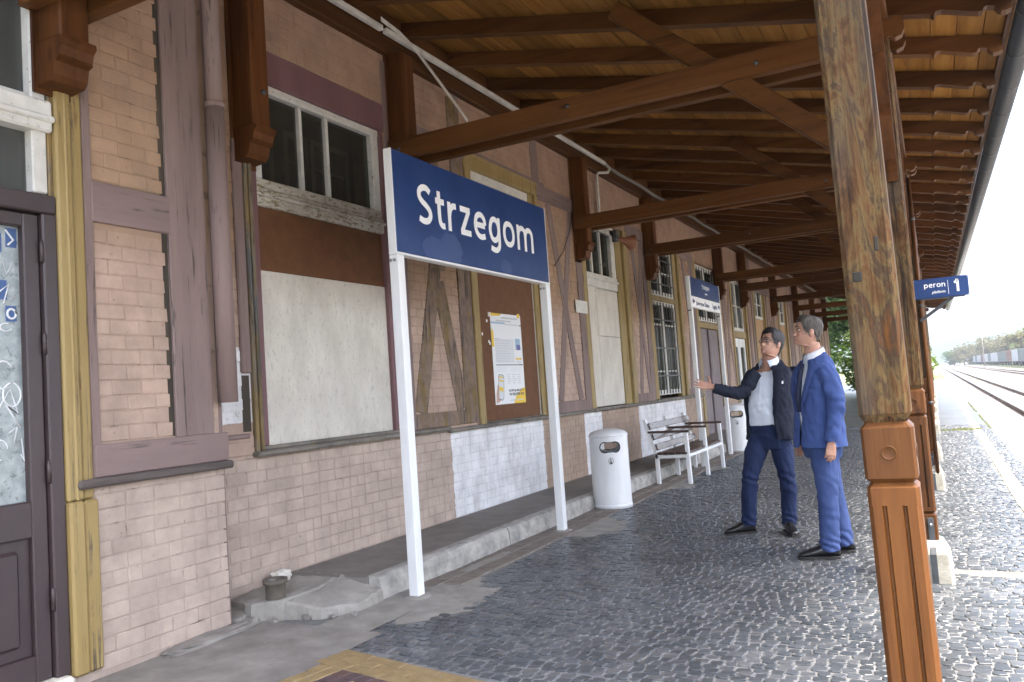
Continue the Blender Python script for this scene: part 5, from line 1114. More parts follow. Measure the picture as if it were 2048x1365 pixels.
tag(MB().box(XF + .08, XF + .2, 4.35, 4.62, 4.46, 4.535, .015).build('lamp_housing', M['plastic']), 'small white lamp housing under the canopy above the first boarded window', 'lamp')
# loudspeaker on its conduit
sp = thing('loudspeaker', (XF + .2, 11.7, 3.55), 'orange brown horn loudspeaker hanging under a tie beam by the pale boarded window', 'loudspeaker')
MB().tube([(XF + .11, 11.62, 4.74), (XF + .16, 11.66, 4.66), (XF + .14, 11.62, 4.60), (XF + .06, 11.4, 4.56), (XF + .05, 11.36, 4.50), (XF + .05, 11.36, 3.75)], .022, 10).build('conduit', M['plastic'], sp)
d0 = Vector((.55, .8, -.18)).normalized(); a_ = Vector((XF + .18, 11.72, 3.58))
MB().tube([a_ + d0 * t for t in (0, .05, .13, .22, .27, .275)], [.03, .04, .055, .095, .125, .118], 24).build('horn', M['horn'], sp); MB().lathe([(.05, 0), (.055, .10)], (a_.x - .02, a_.y - .05, a_.z - .05), 12).box(a_.x - .03, a_.x + .02, a_.y - .12, a_.y, a_.z - .02, a_.z + .12).build('mount', M['iron'], sp)
tag(MB().tube([(XF + .10, 9.95 - .12 * (1 - (1 - k / 9) ** 2) * 0 + .14 * (k / 9), 4.0 - 1.35 * (k / 9) ** .8) for k in range(0)] + [(XF + .03, 10.42, 4.2), (XF + .03, 10.36, 3.85), (XF + .03, 10.2, 3.5), (XF + .03, 9.95, 3.2), (XF + .03, 9.6, 2.95)], .006, 5).build('wire', M['wire_black']), 'thin black wire drooping across the crossed braces right of the big blue sign', 'wire')
tag(MB().tube([(XF + .03, 10.62, 4.5), (XF + .03, 10.75, 4.1), (XF + .03, 11.0, 3.85), (XF + .03, 11.3, 3.66), (XF + .10, 11.5, 3.58)], .006, 5).build('wire', M['wire_black']), 'thin black wire looping from a bracket down to the horn loudspeaker', 'wire')
# stub of an old iron drain on the broken ledge
cu = thing('drain_stub', (-3.95, 4.02, .1), 'rusty cast iron drain stub standing on broken concrete below the drainpipe', 'drain')
MB().lathe([(.066, 0), (.066, .09), (.078, .095), (.080, .125), (.066, .125), (.064, .05), (.001, .05)], (-3.95, 4.05, .125), 28, cap=False).build('pipe_wall', M['cast'], cu); MB().box(-3.99, -3.95, 4.03, 4.06, .17, .245, .003).build('shard', M['concrete'], cu)
tag(lump('rubble', (-4.18, 4.35, .19), (.05, .07, .04), M['board'], None, 7.7), 'small pale lump of rubble against the pink wall beside the drain stub', 'rubble')
# ================================================================== the two men
def remesh(mb, voxel, smooth=4, wrinkle=None):
    me = bpy.data.meshes.new('raw'); me.from_pydata([tuple(v) for v in mb.v], [], mb.f)
    bm = bmesh.new(); bm.from_mesh(me); bmesh.ops.recalc_face_normals(bm, faces=bm.faces); bm.to_mesh(me); bm.free()
    o = bpy.data.objects.new('raw', me); COL.objects.link(o)
    r = o.modifiers.new('r', 'REMESH'); r.mode = 'VOXEL'; r.voxel_size = voxel
    q = o.modifiers.new('s', 'SMOOTH'); q.factor = .5; q.iterations = smooth
    out = evaluated(o); bpy.data.objects.remove(o); bpy.data.meshes.remove(me)
    if wrinkle:
        nr = [v.normal.copy() for v in out.vertices]
        for v, nn in zip(out.vertices, nr): v.co += nn * wrinkle(v.co)
    out.polygons.foreach_set('use_smooth', [True] * len(out.polygons)); out.update(); return out
class Fig:
    def __init__(s, x, y, lab, k=1.0):
        s.k = k
        s.O = Vector((x, y, G(x))); d = Vector((x, y, 0)).normalized(); s.V = d; s.U = Vector((d.y, -d.x, 0))
        s.root = thing('person', s.O, lab, 'person')
    def T(s, p): return s.O + (s.U * p[0] + s.V * p[1] + Vector((0, 0, p[2]))) * s.k
    def put(s, name, mesh, m, parent=None):
        mats = m if isinstance(m, list) else [m]
        mesh.materials.clear()
        for k in mats: mesh.materials.append(k)
        par = parent or s.root
        for v in mesh.vertices: v.co = s.T(v.co) - WPOS[par.name]
        mesh.update(); o = bpy.data.objects.new(name, mesh); COL.objects.link(o); o.parent = par; WPOS[o.name] = WPOS[par.name].copy(); return o
    def mb(s, name, mb, m, parent=None):
        mb.v = [tuple(s.T(v)) for v in mb.v]; return mb.build(name, m, parent or s.root)
def ring2(c, w, a, b, F, n=32, p=2.3, gap=None, tilt=0.0):
    """horizontal ring round (u, v) at height w; a to the sides, b front and back; gap leaves the front open"""
    Fx, Fy = F; Sx, Sy = -Fy * -1 * -1, Fx * 1                      # side axis
    Sx, Sy = (-Fy, Fx); out = []
    for k in range(n + (1 if gap is not None else 0)):
        if gap is None: t = 2 * PI * k / n
        else: t = gap[1] + (2 * PI - gap[1] - gap[0]) * k / n
        ct, st_ = math.cos(t), math.sin(t)
        x = b * math.copysign(abs(ct) ** (2 / p), ct); y = a * math.copysign(abs(st_) ** (2 / p), st_)
        out.append((c[0] + x * Fx + y * Sx, c[1] + x * Fy + y * Sy, w + tilt * x))
    return out
def unit2(x, y): L = math.hypot(x, y); return (x / L, y / L)
HR = [(-.035, .030, -.045, .045, 0), (-.012, .058, -.058, .050, 0), (.0, .080, -.062, .043, 1), (.018, .093, -.066, .054, 1), (.036, .096, -.072, .060, 1), (.050, .096, -.078, .064, 1), (.066, .094, -.084, .068, 1), (.086, .089, -.092, .071, 1), (.106, .086, -.098, .0725, 1), (.120, .087, -.101, .0735, 1), (.134, .096, -.103, .0745, 1), (.150, .095, -.104, .075, 1), (.170, .091, -.102, .0745, 1), (.190, .083, -.095, .071, 1), (.208, .068, -.082, .062, 1), (.222, .046, -.060, .046, 1), (.230, .020, -.034, .026, 1)]
class Head:
    def __init__(s, chin, F, pitch, k=1.0):
        f3 = Vector((F[0] * math.cos(pitch), F[1] * math.cos(pitch), math.sin(pitch))); sd_ = Vector((-F[1], F[0], 0)); up = sd_.cross(f3) if sd_.cross(f3).z > 0 else -sd_.cross(f3)
        s.f, s.s, s.u, s.k = f3, sd_, up, k; s.c = Vector(chin) - (f3 * .078) * k
    def P(s, x, y, z): return s.c + (s.s * x + s.f * y + s.u * z) * s.k
    def rings(s, grow=0.0, lo=-1, hi=9, n=40):
        out = []
        for z, fr, bk, hw, _ in HR:
            if z < lo or z > hi: continue
            m, r = (fr + bk) / 2, (fr - bk) / 2 + grow; ring = []
            for k in range(n):
                t = 2 * PI * k / n; c, q = math.cos(t), math.sin(t); p = 2.25
                ring.append(s.P((hw + grow) * math.copysign(abs(q) ** (2 / p), q), m + r * math.copysign(abs(c) ** (2 / p), c), z + (grow if z > .2 else 0)))
            out.append(ring)
        return out
    def flesh(s, mb):
        mb.loft(s.rings()[1:])
        mb.loft([[s.P(-.009, .088, .122), s.P(.009, .088, .122), s.P(.006, .070, .126), s.P(-.006, .070, .126)], [s.P(-.011, .101, .098), s.P(.011, .101, .098), s.P(.014, .07, .10), s.P(-.014, .07, .10)], [s.P(-.014, .119, .072), s.P(.014, .119, .072), s.P(.021, .08, .073), s.P(-.021, .08, .073)], [s.P(-.013, .112, .060), s.P(.013, .112, .060), s.P(.020, .08, .058), s.P(-.020, .08, .058)]])
        for sg in (-1, 1):
            rr = []
            for i in range(1, 8):
                th = PI * i / 8; rr.append([s.P(sg * (.076 + .010 * math.sin(th) * math.cos(q) + .005), -.012 + .020 * math.sin(th) * math.sin(q), .096 + .034 * math.cos(th)) for q in [2 * PI * k / 10 for k in range(10)]])
            mb.loft(rr)
            mb.loft([[s.P(sg * .012 + .0 * q, .092, .137), s.P(sg * .05, .078, .137), s.P(sg * .05, .07, .150), s.P(sg * .012, .08, .150)] if q == 0 else [s.P(sg * .012, .10, .142), s.P(sg * .05, .084, .142), s.P(sg * .05, .07, .152), s.P(sg * .012, .08, .154)] for q in (0, 1)])
        for sg in (-1, 1): mb.loft([[s.P(sg * (.040 + .016 * math.cos(q)), .070 + .014 * math.sin(q) * 0 + dz, .085 + .014 * math.sin(q)) for q in [2 * PI * k / 10 for k in range(10)]] for dz in (-.01, .006, .010)])
        mb.loft([[s.P(.020 * math.cos(q), .078 + dz, .010 + .012 * math.sin(q)) for q in [2 * PI * k / 10 for k in range(10)]] for dz in (-.02, .012, .017)])
        mb.loft([[s.P(x, .086 + dy, zz) for x, dy in ((-.026, -.008), (0, .0), (.026, -.008), (.0, -.02))] for zz, _ in ((.030, 0), (.034, 0))]); 
        mb.loft([[s.P(a * .021, .094 - .012 * abs(a) + o, zz) for a, o in ((-1, 0), (0, .005), (1, 0), (0, -.02))] for zz in (.030, .036, .042)])
    def details(s, fig, body, brow='hair_dark'):
        for sg in (-1, 1):
            mb = MB(); c = Vector((sg * .031, .0775, .1155)); rr = []
            for i in range(1, 8):
                th = PI * i / 8; rr.append([s.P(c.x + .0135 * math.sin(th) * math.cos(q), c.y + .0105 * math.sin(th) * math.sin(q), c.z + .0072 * math.cos(th)) for q in [2 * PI * k / 12 for k in range(12)]])
            mb.loft(rr); e = fig.mb('eye', mb, M['eye'], body)
            mb = MB(); rr = []
            for i in range(1, 7):
                th = PI * i / 7; rr.append([s.P(c.x + .006 * math.sin(th) * math.cos(q), c.y + .006 + .006 * math.sin(th) * math.sin(q), c.z + .0065 * math.cos(th)) for q in [2 * PI * k / 10 for k in range(10)]])
            mb.loft(rr); mb.tube([s.P(c.x - .015, c.y + .004, c.z + .004), s.P(c.x, c.y + .011, c.z + .0085), s.P(c.x + .015, c.y + .003, c.z + .004)], .0022, 5); fig.mb('iris', mb, M['iris'], body)
            mb = MB(); mb.tube([s.P(sg * .014, .0995, .139), s.P(sg * .032, .0965, .146), s.P(sg * .050, .082, .141)], [.004, .0048, .003], 6); fig.mb('eyebrow', mb, M[brow], body)
        mb = MB(); mb.tube([s.P(-.022, .087, .033), s.P(-.008, .0985, .0355), s.P(.008, .0985, .0355), s.P(.022, .087, .033)], [.002, .0035, .0035, .002], 6); fig.mb('lips', mb, M['lips'], body)
    def hair(s, fig, body, m, line, thick, seed, lift=0.0, rag=.006):
        """a cap of hair from a hairline (height as a function of the angle from the front) up to the crown"""
        n = 64; rows = 12; mb = MB(); zs = [r[0] for r in HR]
        def at(t, z, g):
            for i in range(len(HR) - 1):
                if HR[i][0] <= z <= HR[i + 1][0]: break
            q = (z - HR[i][0]) / (HR[i + 1][0] - HR[i][0]); fr, bk, hw = [HR[i][j] * (1 - q) + HR[i + 1][j] * q for j in (1, 2, 3)]
            mm_, r = (fr + bk) / 2, (fr - bk) / 2 + g; c, k_ = math.cos(t), math.sin(t); p = 2.25
            return ((hw + g) * math.copysign(abs(k_) ** (2 / p), k_), mm_ + r * math.copysign(abs(c) ** (2 / p), c), z + g * max(0, (z - .15) / .08))
        rings = []
        for j in range(rows + 1):
            ring = []
            for k in range(n):
                t = 2 * PI * k / n; z0 = line(abs((t + PI) % (2 * PI) - PI)) + rag * mnoise.noise(Vector((math.cos(t) * 9, math.sin(t) * 9, seed))); z = z0 + (.2295 - z0) * (j / rows) ** .9
                g = (thick + lift * max(0, math.cos(t)) * (j / rows)) * min(1, .35 + j / 3.0) + .0055 * mnoise.noise(Vector((math.cos(t) * 9, math.sin(t) * 9, z * 45 + seed)))
                ring.append(s.P(*at(t, z, g)))
            rings.append(ring)
        inner = [[s.P(*at(2 * PI * k / n, line(abs((2 * PI * k / n + PI) % (2 * PI) - PI)), -.012)) for k in range(n)]]
        mb.loft(inner + rings, True); rg = random.Random(int(seed * 10))
        for _ in range(1500):                                          # loose locks lying over the cap
            t = rg.uniform(0, 2 * PI); z0 = line(abs((t + PI) % (2 * PI) - PI)); q = rg.random() ** 1.3; z = z0 - .003 + (.222 - z0) * q; g = thick * .95 + lift * max(0, math.cos(t)) * q
            L = rg.uniform(.012, .03); dt = rg.uniform(-.16, .16); w = rg.uniform(.0012, .0026)
            z2 = max(.01, z - L * (.9 if abs((t + PI) % (2 * PI) - PI) > .8 else -.35)); z2 = min(z2, .228)
            p0 = s.P(*at(t - w * 8, z, g * .9)); p1 = s.P(*at(t + w * 8, z, g * .9)); p2 = s.P(*at(t + dt, z2, g + rg.uniform(.001, .007)))
            mb.add([p0, p1, p2], [(0, 1, 2)], 0, True)
        return fig.mb('hair', mb, m, body)
def hand(mb, wrist, D, Pn, fingers, thumb, k=1.0):
    """palm, four bent fingers and a thumb; D along the hand, Pn out of the palm; fingers = list of (spread, curl)"""
    D = Vector(D).normalized(); Pn = (Vector(Pn) - D * Vector(Pn).dot(D)).normalized(); Sd = D.cross(Pn); w = Vector(wrist)
    rings = []
    for t, hw, th in ((-.02, .026, .020), (.0, .027, .020), (.03, .036, .017), (.06, .041, .015), (.088, .040, .012), (.096, .036, .009)):
        rings.append([w + (D * t + Sd * (hw * math.cos(q)) + Pn * (th * math.sin(q))) * k for q in [2 * PI * i / 14 for i in range(14)]])
    mb.loft(rings)
    for i, (spread, curl) in enumerate(fingers):
        off = (.030, .010, -.010, -.029)[i]; L = (.073, .082, .076, .060)[i]
        base = w + (D * (.080 if i in (1, 2) else .072) + Sd * off) * k; d = (D * math.cos(spread) + Sd * math.sin(spread)).normalized(); pts = [base]; rs = [.0098 * k]; ang = 0
        for seg, f in enumerate((.46, .30, .24)):
            ang += curl * (.6, 1.0, .7)[seg]; dd = d * math.cos(ang) + Pn * math.sin(ang); pts.append(pts[-1] + dd * (L * f * k)); rs.append((.0092, .0082, .0062)[seg] * k)
        mb.tube(pts, rs, 8)
    tb = w + (D * .022 + Sd * .024) * k; t1, t2 = Vector(thumb[0]), Vector(thumb[1]); p1 = tb + (D * t1.x + Sd * t1.y + Pn * t1.z) * k; p2 = p1 + (D * t2.x + Sd * t2.y + Pn * t2.z) * k
    mb.tube([tb - (Sd * .012) * k, tb, p1, (p1 + p2) / 2, p2], [.014 * k, .0135 * k, .0115 * k, .010 * k, .0075 * k], 8)
def shoe(fig, heel, toe, side=1):
    h = Vector(heel); d = Vector((toe[0] - heel[0], toe[1] - heel[1], 0)); L = d.length; d.normalize(); s_ = Vector((-d.y, d.x, 0))
    prof = [(-.02, .022, .06), (.02, .037, .105), (.16, .041, .128), (.32, .042, .122), (.45, .046, .104), (.60, .051, .084), (.75, .054, .068), (.88, .047, .056), (.96, .033, .046), (1.0, .016, .034)]
    rings = []
    for t, hw, hh in prof:
        c = h + d * (L * t); rings.append([c + s_ * (hw * math.cos(q) * (1 if math.sin(q) < 0 else .95)) + Vector((0, 0, .016 + (hh - .016) * (.5 + .5 * math.sin(q)) ** .8)) for q in [2 * PI * i / 16 for i in range(16)]])
    mb = MB().loft(rings); sh = fig.mb('shoe', mb, M['leather'])
    mb = MB(); rings = []
    for zz, g_ in ((0, .003), (.020, .005), (.022, .0)):
        rings.append([h + d * (L * t) + s_ * ((hw + g_) * sg) + Vector((0, 0, zz + (.0))) for t, hw, _ in prof for sg in (1,)] + [h + d * (L * t) - s_ * (hw + g_) + Vector((0, 0, zz)) for t, hw, _ in prof[::-1]])
    mb.loft(rings, True, 0, False); fig.mb('sole', mb, M['sole'], sh)
    mb = MB()
    for t in (.42, .49, .56): c = h + d * (L * t); z = .107 - (t - .42) * .16; mb.tube([c + s_ * .022 + Vector((0, 0, z - .006)), c + Vector((0, 0, z + .008)), c - s_ * .022 + Vector((0, 0, z - .006))], .003, 5)
    fig.mb('laces', mb, M['black'], sh)
def shell(rows, gaps, F, n=44, thick=.014):
    """cloth shell of open rings: outer and inner skins joined at every edge"""
    mb = MB(); out = []; inn = []
    for row, gp in zip(rows, gaps):
        c, w, a, b, p = row[:5]; tl_ = row[5] if len(row) > 5 else 0.0
        out.append(ring2(c, w, a, b, F, n, p, gp, tl_)); inn.append(ring2(c, w, a - thick, b - thick, F, n, p, gp, tl_))
    m = n + 1; vs = [q for r in out for q in r] + [q for r in inn for q in r]; K = len(rows); o = K * m; fs = []
    for k in range(K - 1):
        for i in range(n):
            fs.append((k * m + i, k * m + i + 1, (k + 1) * m + i + 1, (k + 1) * m + i)); fs.append((o + k * m + i, o + (k + 1) * m + i, o + (k + 1) * m + i + 1, o + k * m + i + 1))
        for i in (0, n): fs.append((k * m + i, (k + 1) * m + i, o + (k + 1) * m + i, o + k * m + i))
    for k in (0, K - 1):
        for i in range(n): fs.append((k * m + i, o + k * m + i, o + k * m + i + 1, k * m + i + 1))
    return mb.add(vs, fs, 0, True)
def folds(sc, amp, seed, zones=()):
    def f(co):
        p = Vector((co.x * sc * 1.3 + seed, co.y * sc * 1.3, co.z * sc * .75)); q = Vector((co.x * sc * 2 + co.z * 4, co.y * sc * 2 + seed, co.z * sc * 1.1))
        a = mnoise.noise(p) * amp * .7 + (abs(mnoise.noise(q)) - .22) * amp * 1.3
        for (c, r, k, am) in zones:
            d = (Vector(c) - co).length
            if d < r: a += .75 * am * (1 - d / r) * math.sin(co.z * k + co.x * k * .55 + co.y * k * .3 + 4.0 * mnoise.noise(co * 7))
        return a
    return f
# ---------------------------------------------------------------- the pointing man
A = Fig(-1.42, 7.45, 'dark haired man in glasses, navy jacket and jeans, pointing with an open hand', .985)
FA = unit2(-.5, -.87)
hA = Head((.085, -.10, 1.610), unit2(-.74, -.67), math.radians(17), 1.0)
bd = MB(); hA.flesh(bd)
bd.tube([(.12, .01, 1.44), (.125, .0, 1.50), (.135, -.015, 1.57), (.135, -.02, 1.64)], [.085, .066, .062, .064], 20)
bd.loft([ring2((.08, 0), .90, .155, .105, FA), ring2((.08, 0), 1.05, .165, .12, FA), ring2((.10, 0), 1.25, .175, .115, FA), ring2((.115, 0), 1.40, .175, .095, FA), ring2((.12, 0), 1.47, .12, .07, FA)])
hipL, kneL, ankL = (.00, -.01, .88), (-.125, -.05, .49), (-.165, 0, .09); hipR, kneR, ankR = (.17, .0, .88), (.195, -.04, .48), (.178, .03, .09)
for hp, kn, an in ((hipL, kneL, ankL), (hipR, kneR, ankR)): bd.tube([hp, kn, an], [.075, .048, .036], 14)
shR, elR, wrR = (-.03, -.05, 1.425), (-.135, -.165, 1.265), (-.375, -.245, 1.343)
bd.tube([shR, elR, wrR], [.055, .042, .029], 12)
bd.tube([(.29, .05, 1.43), (.36, .12, 1.16), (.34, .05, .92)], [.055, .042, .029], 12)
hand(bd, wrR, (-.93, -.05, .26), (.25, -.80, .55), [(.20, .10), (.06, .06), (-.06, .08), (-.22, .12)], ((.012, .040, .004), (.020, .040, .0)), 1.03)
hand(bd, (.34, .05, .915), (0, -.05, -1), (-.8, .2, 0), [(.05, .35), (.0, .35), (-.03, .4), (-.08, .45)], ((.03, .02, .02), (.03, .0, .02)))
bodyA = A.put('body', remesh(bd, .0048, 3), M['skin'])
hA.details(A, bodyA)
hA.hair(A, bodyA, M['hair_dark'], lambda t: .196 - .016 * math.cos(t * 2) if t < .75 else (.196 - (t - .75) * .21 if t < 1.2 else (.10 if t < 1.75 else max(.015, .10 - (t - 1.75) * .075))), .014, 1.3, .012)
gl = MB()
for sg in (-1, 1):
    pts = [hA.P(sg * .033 + .024 * math.copysign(abs(math.cos(q)) ** .7, math.cos(q)), .104 - .012 * abs(math.cos(q) * .5 + sg * .5 if sg * math.cos(q) > 0 else 0), .113 + .0155 * math.copysign(abs(math.sin(q)) ** .7, math.sin(q))) for q in [2 * PI * k / 20 for k in range(21)]]
    gl.tube(pts, .0032, 6); gl.tube([hA.P(sg * .058, .092, .118), hA.P(sg * .077, .06, .118), hA.P(sg * .083, -.005, .114)], .003, 6)
gl.tube([hA.P(-.009, .106, .116), hA.P(.009, .106, .116)], .0022, 6); A.mb('glasses', gl, M['steel'])
# trousers, belt, shoes
tr_ = MB(); tr_.loft([ring2((.075, 0), .985, .178, .135, FA), ring2((.078, 0), .92, .188, .140, FA), ring2((.08, 0), .82, .190, .138, FA), ring2((.075, .0), .76, .160, .115, FA)])
tr_.tube([(.0, -.005, .86), (-.055, -.025, .72), (-.095, -.045, .60), kneL, (-.14, -.04, .36), (-.158, -.01, .20), (-.165, .0, .075)], [.100, .098, .082, .072, .070, .066, .064], 18)
tr_.tube([(.16, .0, .86), (.175, -.02, .72), (.185, -.035, .60), kneR, (.198, -.015, .36), (.188, .015, .20), (.18, .03, .075)], [.100, .098, .084, .073, .070, .066, .064], 18)
A.put('trousers', remesh(tr_, .0068, 3, folds(9, .006, 2.0, [(kneL, .16, 75, .011), (kneR, .17, 70, .012), ((-.165, 0, .12), .14, 100, .013), ((.18, .03, .12), .14, 100, .013), ((.07, -.12, .80), .14, 60, .008)])), M['denim'])
A.mb('belt', MB().loft([ring2((.075, 0), .975, .181, .139, FA), ring2((.075, 0), 1.012, .181, .141, FA)]), M['leather'])
shoe(A, (-.115, .03, 0), (-.385, -.05, 0)); shoe(A, (.155, .09, 0), (.215, -.19, 0))
# shirt with collar and placket
sh = MB(); sh.loft([ring2((.075, 0), .97, .176, .145, FA), ring2((.077, 0), 1.06, .184, .162, FA), ring2((.085, 0), 1.16, .186, .164, FA), ring2((.098, 0), 1.28, .186, .146, FA), ring2((.11, 0), 1.38, .182, .122, FA), ring2((.12, 0), 1.445, .150, .095, FA, tilt=-.2), ring2((.125, -.005), 1.49, .085, .075, FA, tilt=-.5)])
shA = A.put('shirt', remesh(sh, .009, 3, folds(8, .006, 5.0, [((.02, -.14, 1.02), .16, 50, .006)])), M['shirt'])
def collar(fig, c, w, F, r, m, par, h=.05, tilt=-.35):
    mb = MB(); rows = []
    for dz, g_ in ((0, .006), (h, .0), (h + .004, .008), (.006, .022), (-.008, .024)):
        rows.append(ring2(c, w + dz, r + g_, r + g_, F, 28, 2.0, (.30 + .25 * (dz < h * .5), .30 + .25 * (dz < h * .5)), tilt))
    mb.loft(rows, False, 0, True, False); fig.mb('collar', mb, m, par)
collar(A, (.128, -.015), 1.515, FA, .070, M['shirt'], shA)
S2 = (-FA[1], FA[0])
mb = MB(); pts = [(.075 + .0 + FA[0] * d, FA[1] * d, w) for d, w in ((.148, 1.0), (.166, 1.10), (.164, 1.2), (.150, 1.30), (.132, 1.385))]; pts = [(x + .012 + (w - 1.0) * .06, y, w) for x, y, w in pts]
mb.tube([(x, y + .004, w) for x, y, w in pts], .0028, 6); A.mb('placket', mb, M['shirt'], shA)
# jacket: open shell and sleeves
rowsA = [((.10, .0), .84, .232, .165, 2.4), ((.098, 0), .95, .222, .160, 2.4), ((.098, 0), 1.06, .216, .172, 2.4), ((.10, 0), 1.16, .218, .174, 2.4), ((.105, .0), 1.28, .222, .158, 2.5), ((.11, .0), 1.38, .225, .138, 2.6), ((.115, .0), 1.45, .205, .116, 2.5), ((.12, .0), 1.490, .150, .100, 2.2, -.25), ((.125, .0), 1.530, .098, .085, 2.0, -.45)]
jk = shell(rowsA, [(.62, .50), (.58, .50), (.56, .50), (.55, .50), (.52, .48), (.46, .44), (.42, .42), (.42, .42), (.45, .45)], FA)
jk.tube([(-.005, -.04, 1.425), (-.065, -.10, 1.35), elR, (-.235, -.215, 1.285), (-.345, -.24, 1.33), (-.362, -.242, 1.337)], [.076, .066, .058, .052, .047, .046], 18)
jk.tube([(.275, .045, 1.44), (.325, .09, 1.32), (.36, .12, 1.16), (.345, .06, .95)], [.085, .076, .066, .052], 18)
jA = A.put('jacket', remesh(jk, .0066, 3, folds(9, .012, 9.0, [(elR, .17, 70, .011), ((.30, .05, 1.15), .22, 45, .009), ((-.05, -.08, 1.33), .12, 75, .009), ((.25, -.05, .95), .2, 22, .008)])), M['navy_cloth'])
def lapel(fig, par, rows, gaps, F, side, lo, hi, wid, m):
    mb = MB(); vs = []; K = len(rows)
    for k in range(lo, hi + 1):
        c, w, a, b, p = rows[k][:5]; tl_ = rows[k][5] if len(rows[k]) > 5 else 0.0; t0 = gaps[k][1 if side > 0 else 0]
        q = (k - lo) / (hi - lo); ww = wid * (math.sin(PI * min(1, q * .85 + .05)) ** .7) + .004
        for e, dd in ((0, .006), (.5, .019), (1, .012)):
            t = side * (t0 + e * ww / max(a, .1)); ct, st_ = math.cos(t), math.sin(t); aa, bb = a + dd, b + dd
            x = bb * math.copysign(abs(ct) ** (2 / p), ct); y = aa * math.copysign(abs(st_) ** (2 / p), st_); vs.append((c[0] + x * F[0] - y * F[1], c[1] + x * F[1] + y * F[0], w + tl_ * x))
    n = hi - lo; fs = []
    for k in range(n):
        for j in range(2): fs.append((k * 3 + j, k * 3 + j + 1, k * 3 + j + 4, k * 3 + j + 3))
    mb.add(vs, fs, 0, True); fig.mb('lapel', mb, m, par)
gA = [(.62, .50), (.58, .50), (.56, .50), (.55, .50), (.52, .48), (.46, .44), (.42, .42), (.42, .42), (.45, .45)]
for s_ in (-1, 1): lapel(A, jA, rowsA, gA, FA, s_, 2, 8, .085, M['navy_cloth'])
def on_ring(rows, k, q, F, t, dd=.0):
    c, w, a, b, p = [((rows[k][i][0] * (1 - q) + rows[k + 1][i][0] * q, rows[k][i][1] * (1 - q) + rows[k + 1][i][1] * q) if i == 0 else rows[k][i] * (1 - q) + rows[k + 1][i] * q) for i in range(5)]
    ct, st_ = math.cos(t), math.sin(t); x = (b + dd) * math.copysign(abs(ct) ** (2 / p), ct); y = (a + dd) * math.copysign(abs(st_) ** (2 / p), st_)
    return (c[0] + x * F[0] - y * F[1], c[1] + x * F[1] + y * F[0], w)
mb = MB(); mb.add([on_ring(rowsA, 4, .25, FA, .78, .006), on_ring(rowsA, 4, .22, FA, 1.05, .006), on_ring(rowsA, 4, .5, FA, 1.05, .008), on_ring(rowsA, 4, .53, FA, .78, .008)], [(0, 1, 2, 3)]); A.mb('breast_pocket', mb, M['navy_cloth'], jA)
mb = MB(); mb.add([on_ring(rowsA, 4, .50, FA, .86, .012), on_ring(rowsA, 4, .50, FA, .96, .012), on_ring(rowsA, 4, .78, FA, .93, .012), on_ring(rowsA, 4, .72, FA, .86, .012)], [(0, 1, 2, 3)]); A.mb('pocket_square', mb, M['shirt'], jA)
# ---------------------------------------------------------------- the listening man
B = Fig(-.87, 6.62, 'taller grey haired man in a bright blue suit looking up at the sign', .962)
FB = unit2(-.88, -.47)
hB = Head((-.055, -.03, 1.690), unit2(-.985, -.17), math.radians(9), .99)
bd = MB(); hB.flesh(bd)
bd.tube([(.07, .0, 1.46), (.065, .0, 1.54), (.055, .0, 1.62), (.05, .0, 1.69)], [.085, .068, .063, .064], 20)
bd.loft([ring2((.05, 0), .90, .15, .105, FB), ring2((.05, 0), 1.1, .155, .11, FB), ring2((.055, 0), 1.3, .17, .11, FB), ring2((.06, 0), 1.43, .165, .09, FB), ring2((.065, 0), 1.50, .11, .065, FB)])
hN, kN, aN = (.075, -.08, .90), (.07, -.09, .52), (.045, -.06, .10); hF, kF, aF = (.06, .10, .90), (.11, .12, .52), (.16, .17, .10)
for q in ((hN, kN, aN), (hF, kF, aF)): bd.tube(list(q), [.078, .05, .038], 14)
sN, eN, wN = (.145, -.175, 1.455), (.190, -.245, 1.19), (.128, -.27, .925)
bd.tube([sN, eN, wN], [.056, .043, .030], 12); bd.tube([(-.03, .17, 1.455), (-.05, .24, 1.19), (-.10, .22, .925)], [.056, .043, .030], 12)
hand(bd, (.126, -.27, .915), (-.12, -.02, -1), (-.35, .9, 0), [(.05, .38), (.0, .42), (-.03, .46), (-.08, .5)], ((.035, .012, .02), (.03, -.006, .018)), 1.03)
hand(bd, (-.10, .22, .915), (-.1, 0, -1), (.2, -.9, 0), [(.05, .35), (.0, .4), (-.03, .45), (-.08, .5)], ((.035, .012, .02), (.03, -.006, .018)))
bodyB = B.put('body', remesh(bd, .0048, 3), M['skin'])
hB.details(B, bodyB, 'hair_grey')
hB.hair(B, bodyB, M['hair_grey'], lambda t: .188 - .010 * math.cos(t * 2) if t < .8 else (.186 - (t - .8) * .20 if t < 1.25 else (.096 if t < 1.8 else max(.02, .096 - (t - 1.8) * .07))), .0075, 4.1, .013)
tr_ = MB(); tr_.loft([ring2((.05, 0), 1.02, .165, .125, FB), ring2((.055, 0), .92, .180, .140, FB), ring2((.06, 0), .84, .180, .135, FB), ring2((.065, .0), .78, .150, .115, FB)])
tr_.tube([(.07, -.08, .88), (.07, -.085, .74), kN, (.068, -.08, .36), (.055, -.07, .20), (.045, -.06, .065)], [.112, .104, .083, .077, .076, .079], 20)
tr_.tube([(.055, .09, .88), (.08, .11, .74), kF, (.135, .145, .36), (.152, .16, .20), (.16, .17, .065)], [.108, .100, .082, .077, .076, .079], 20)
B.put('trousers', remesh(tr_, .0068, 3, folds(8, .006, 12.0, [(kN, .17, 48, .010), ((.045, -.06, .10), .15, 80, .013), ((.16, .17, .10), .15, 80, .013), ((.06, -.1, .75), .18, 40, .008), ((.07, -.1, .32), .15, 40, .006)])), M['blue_trouser'])
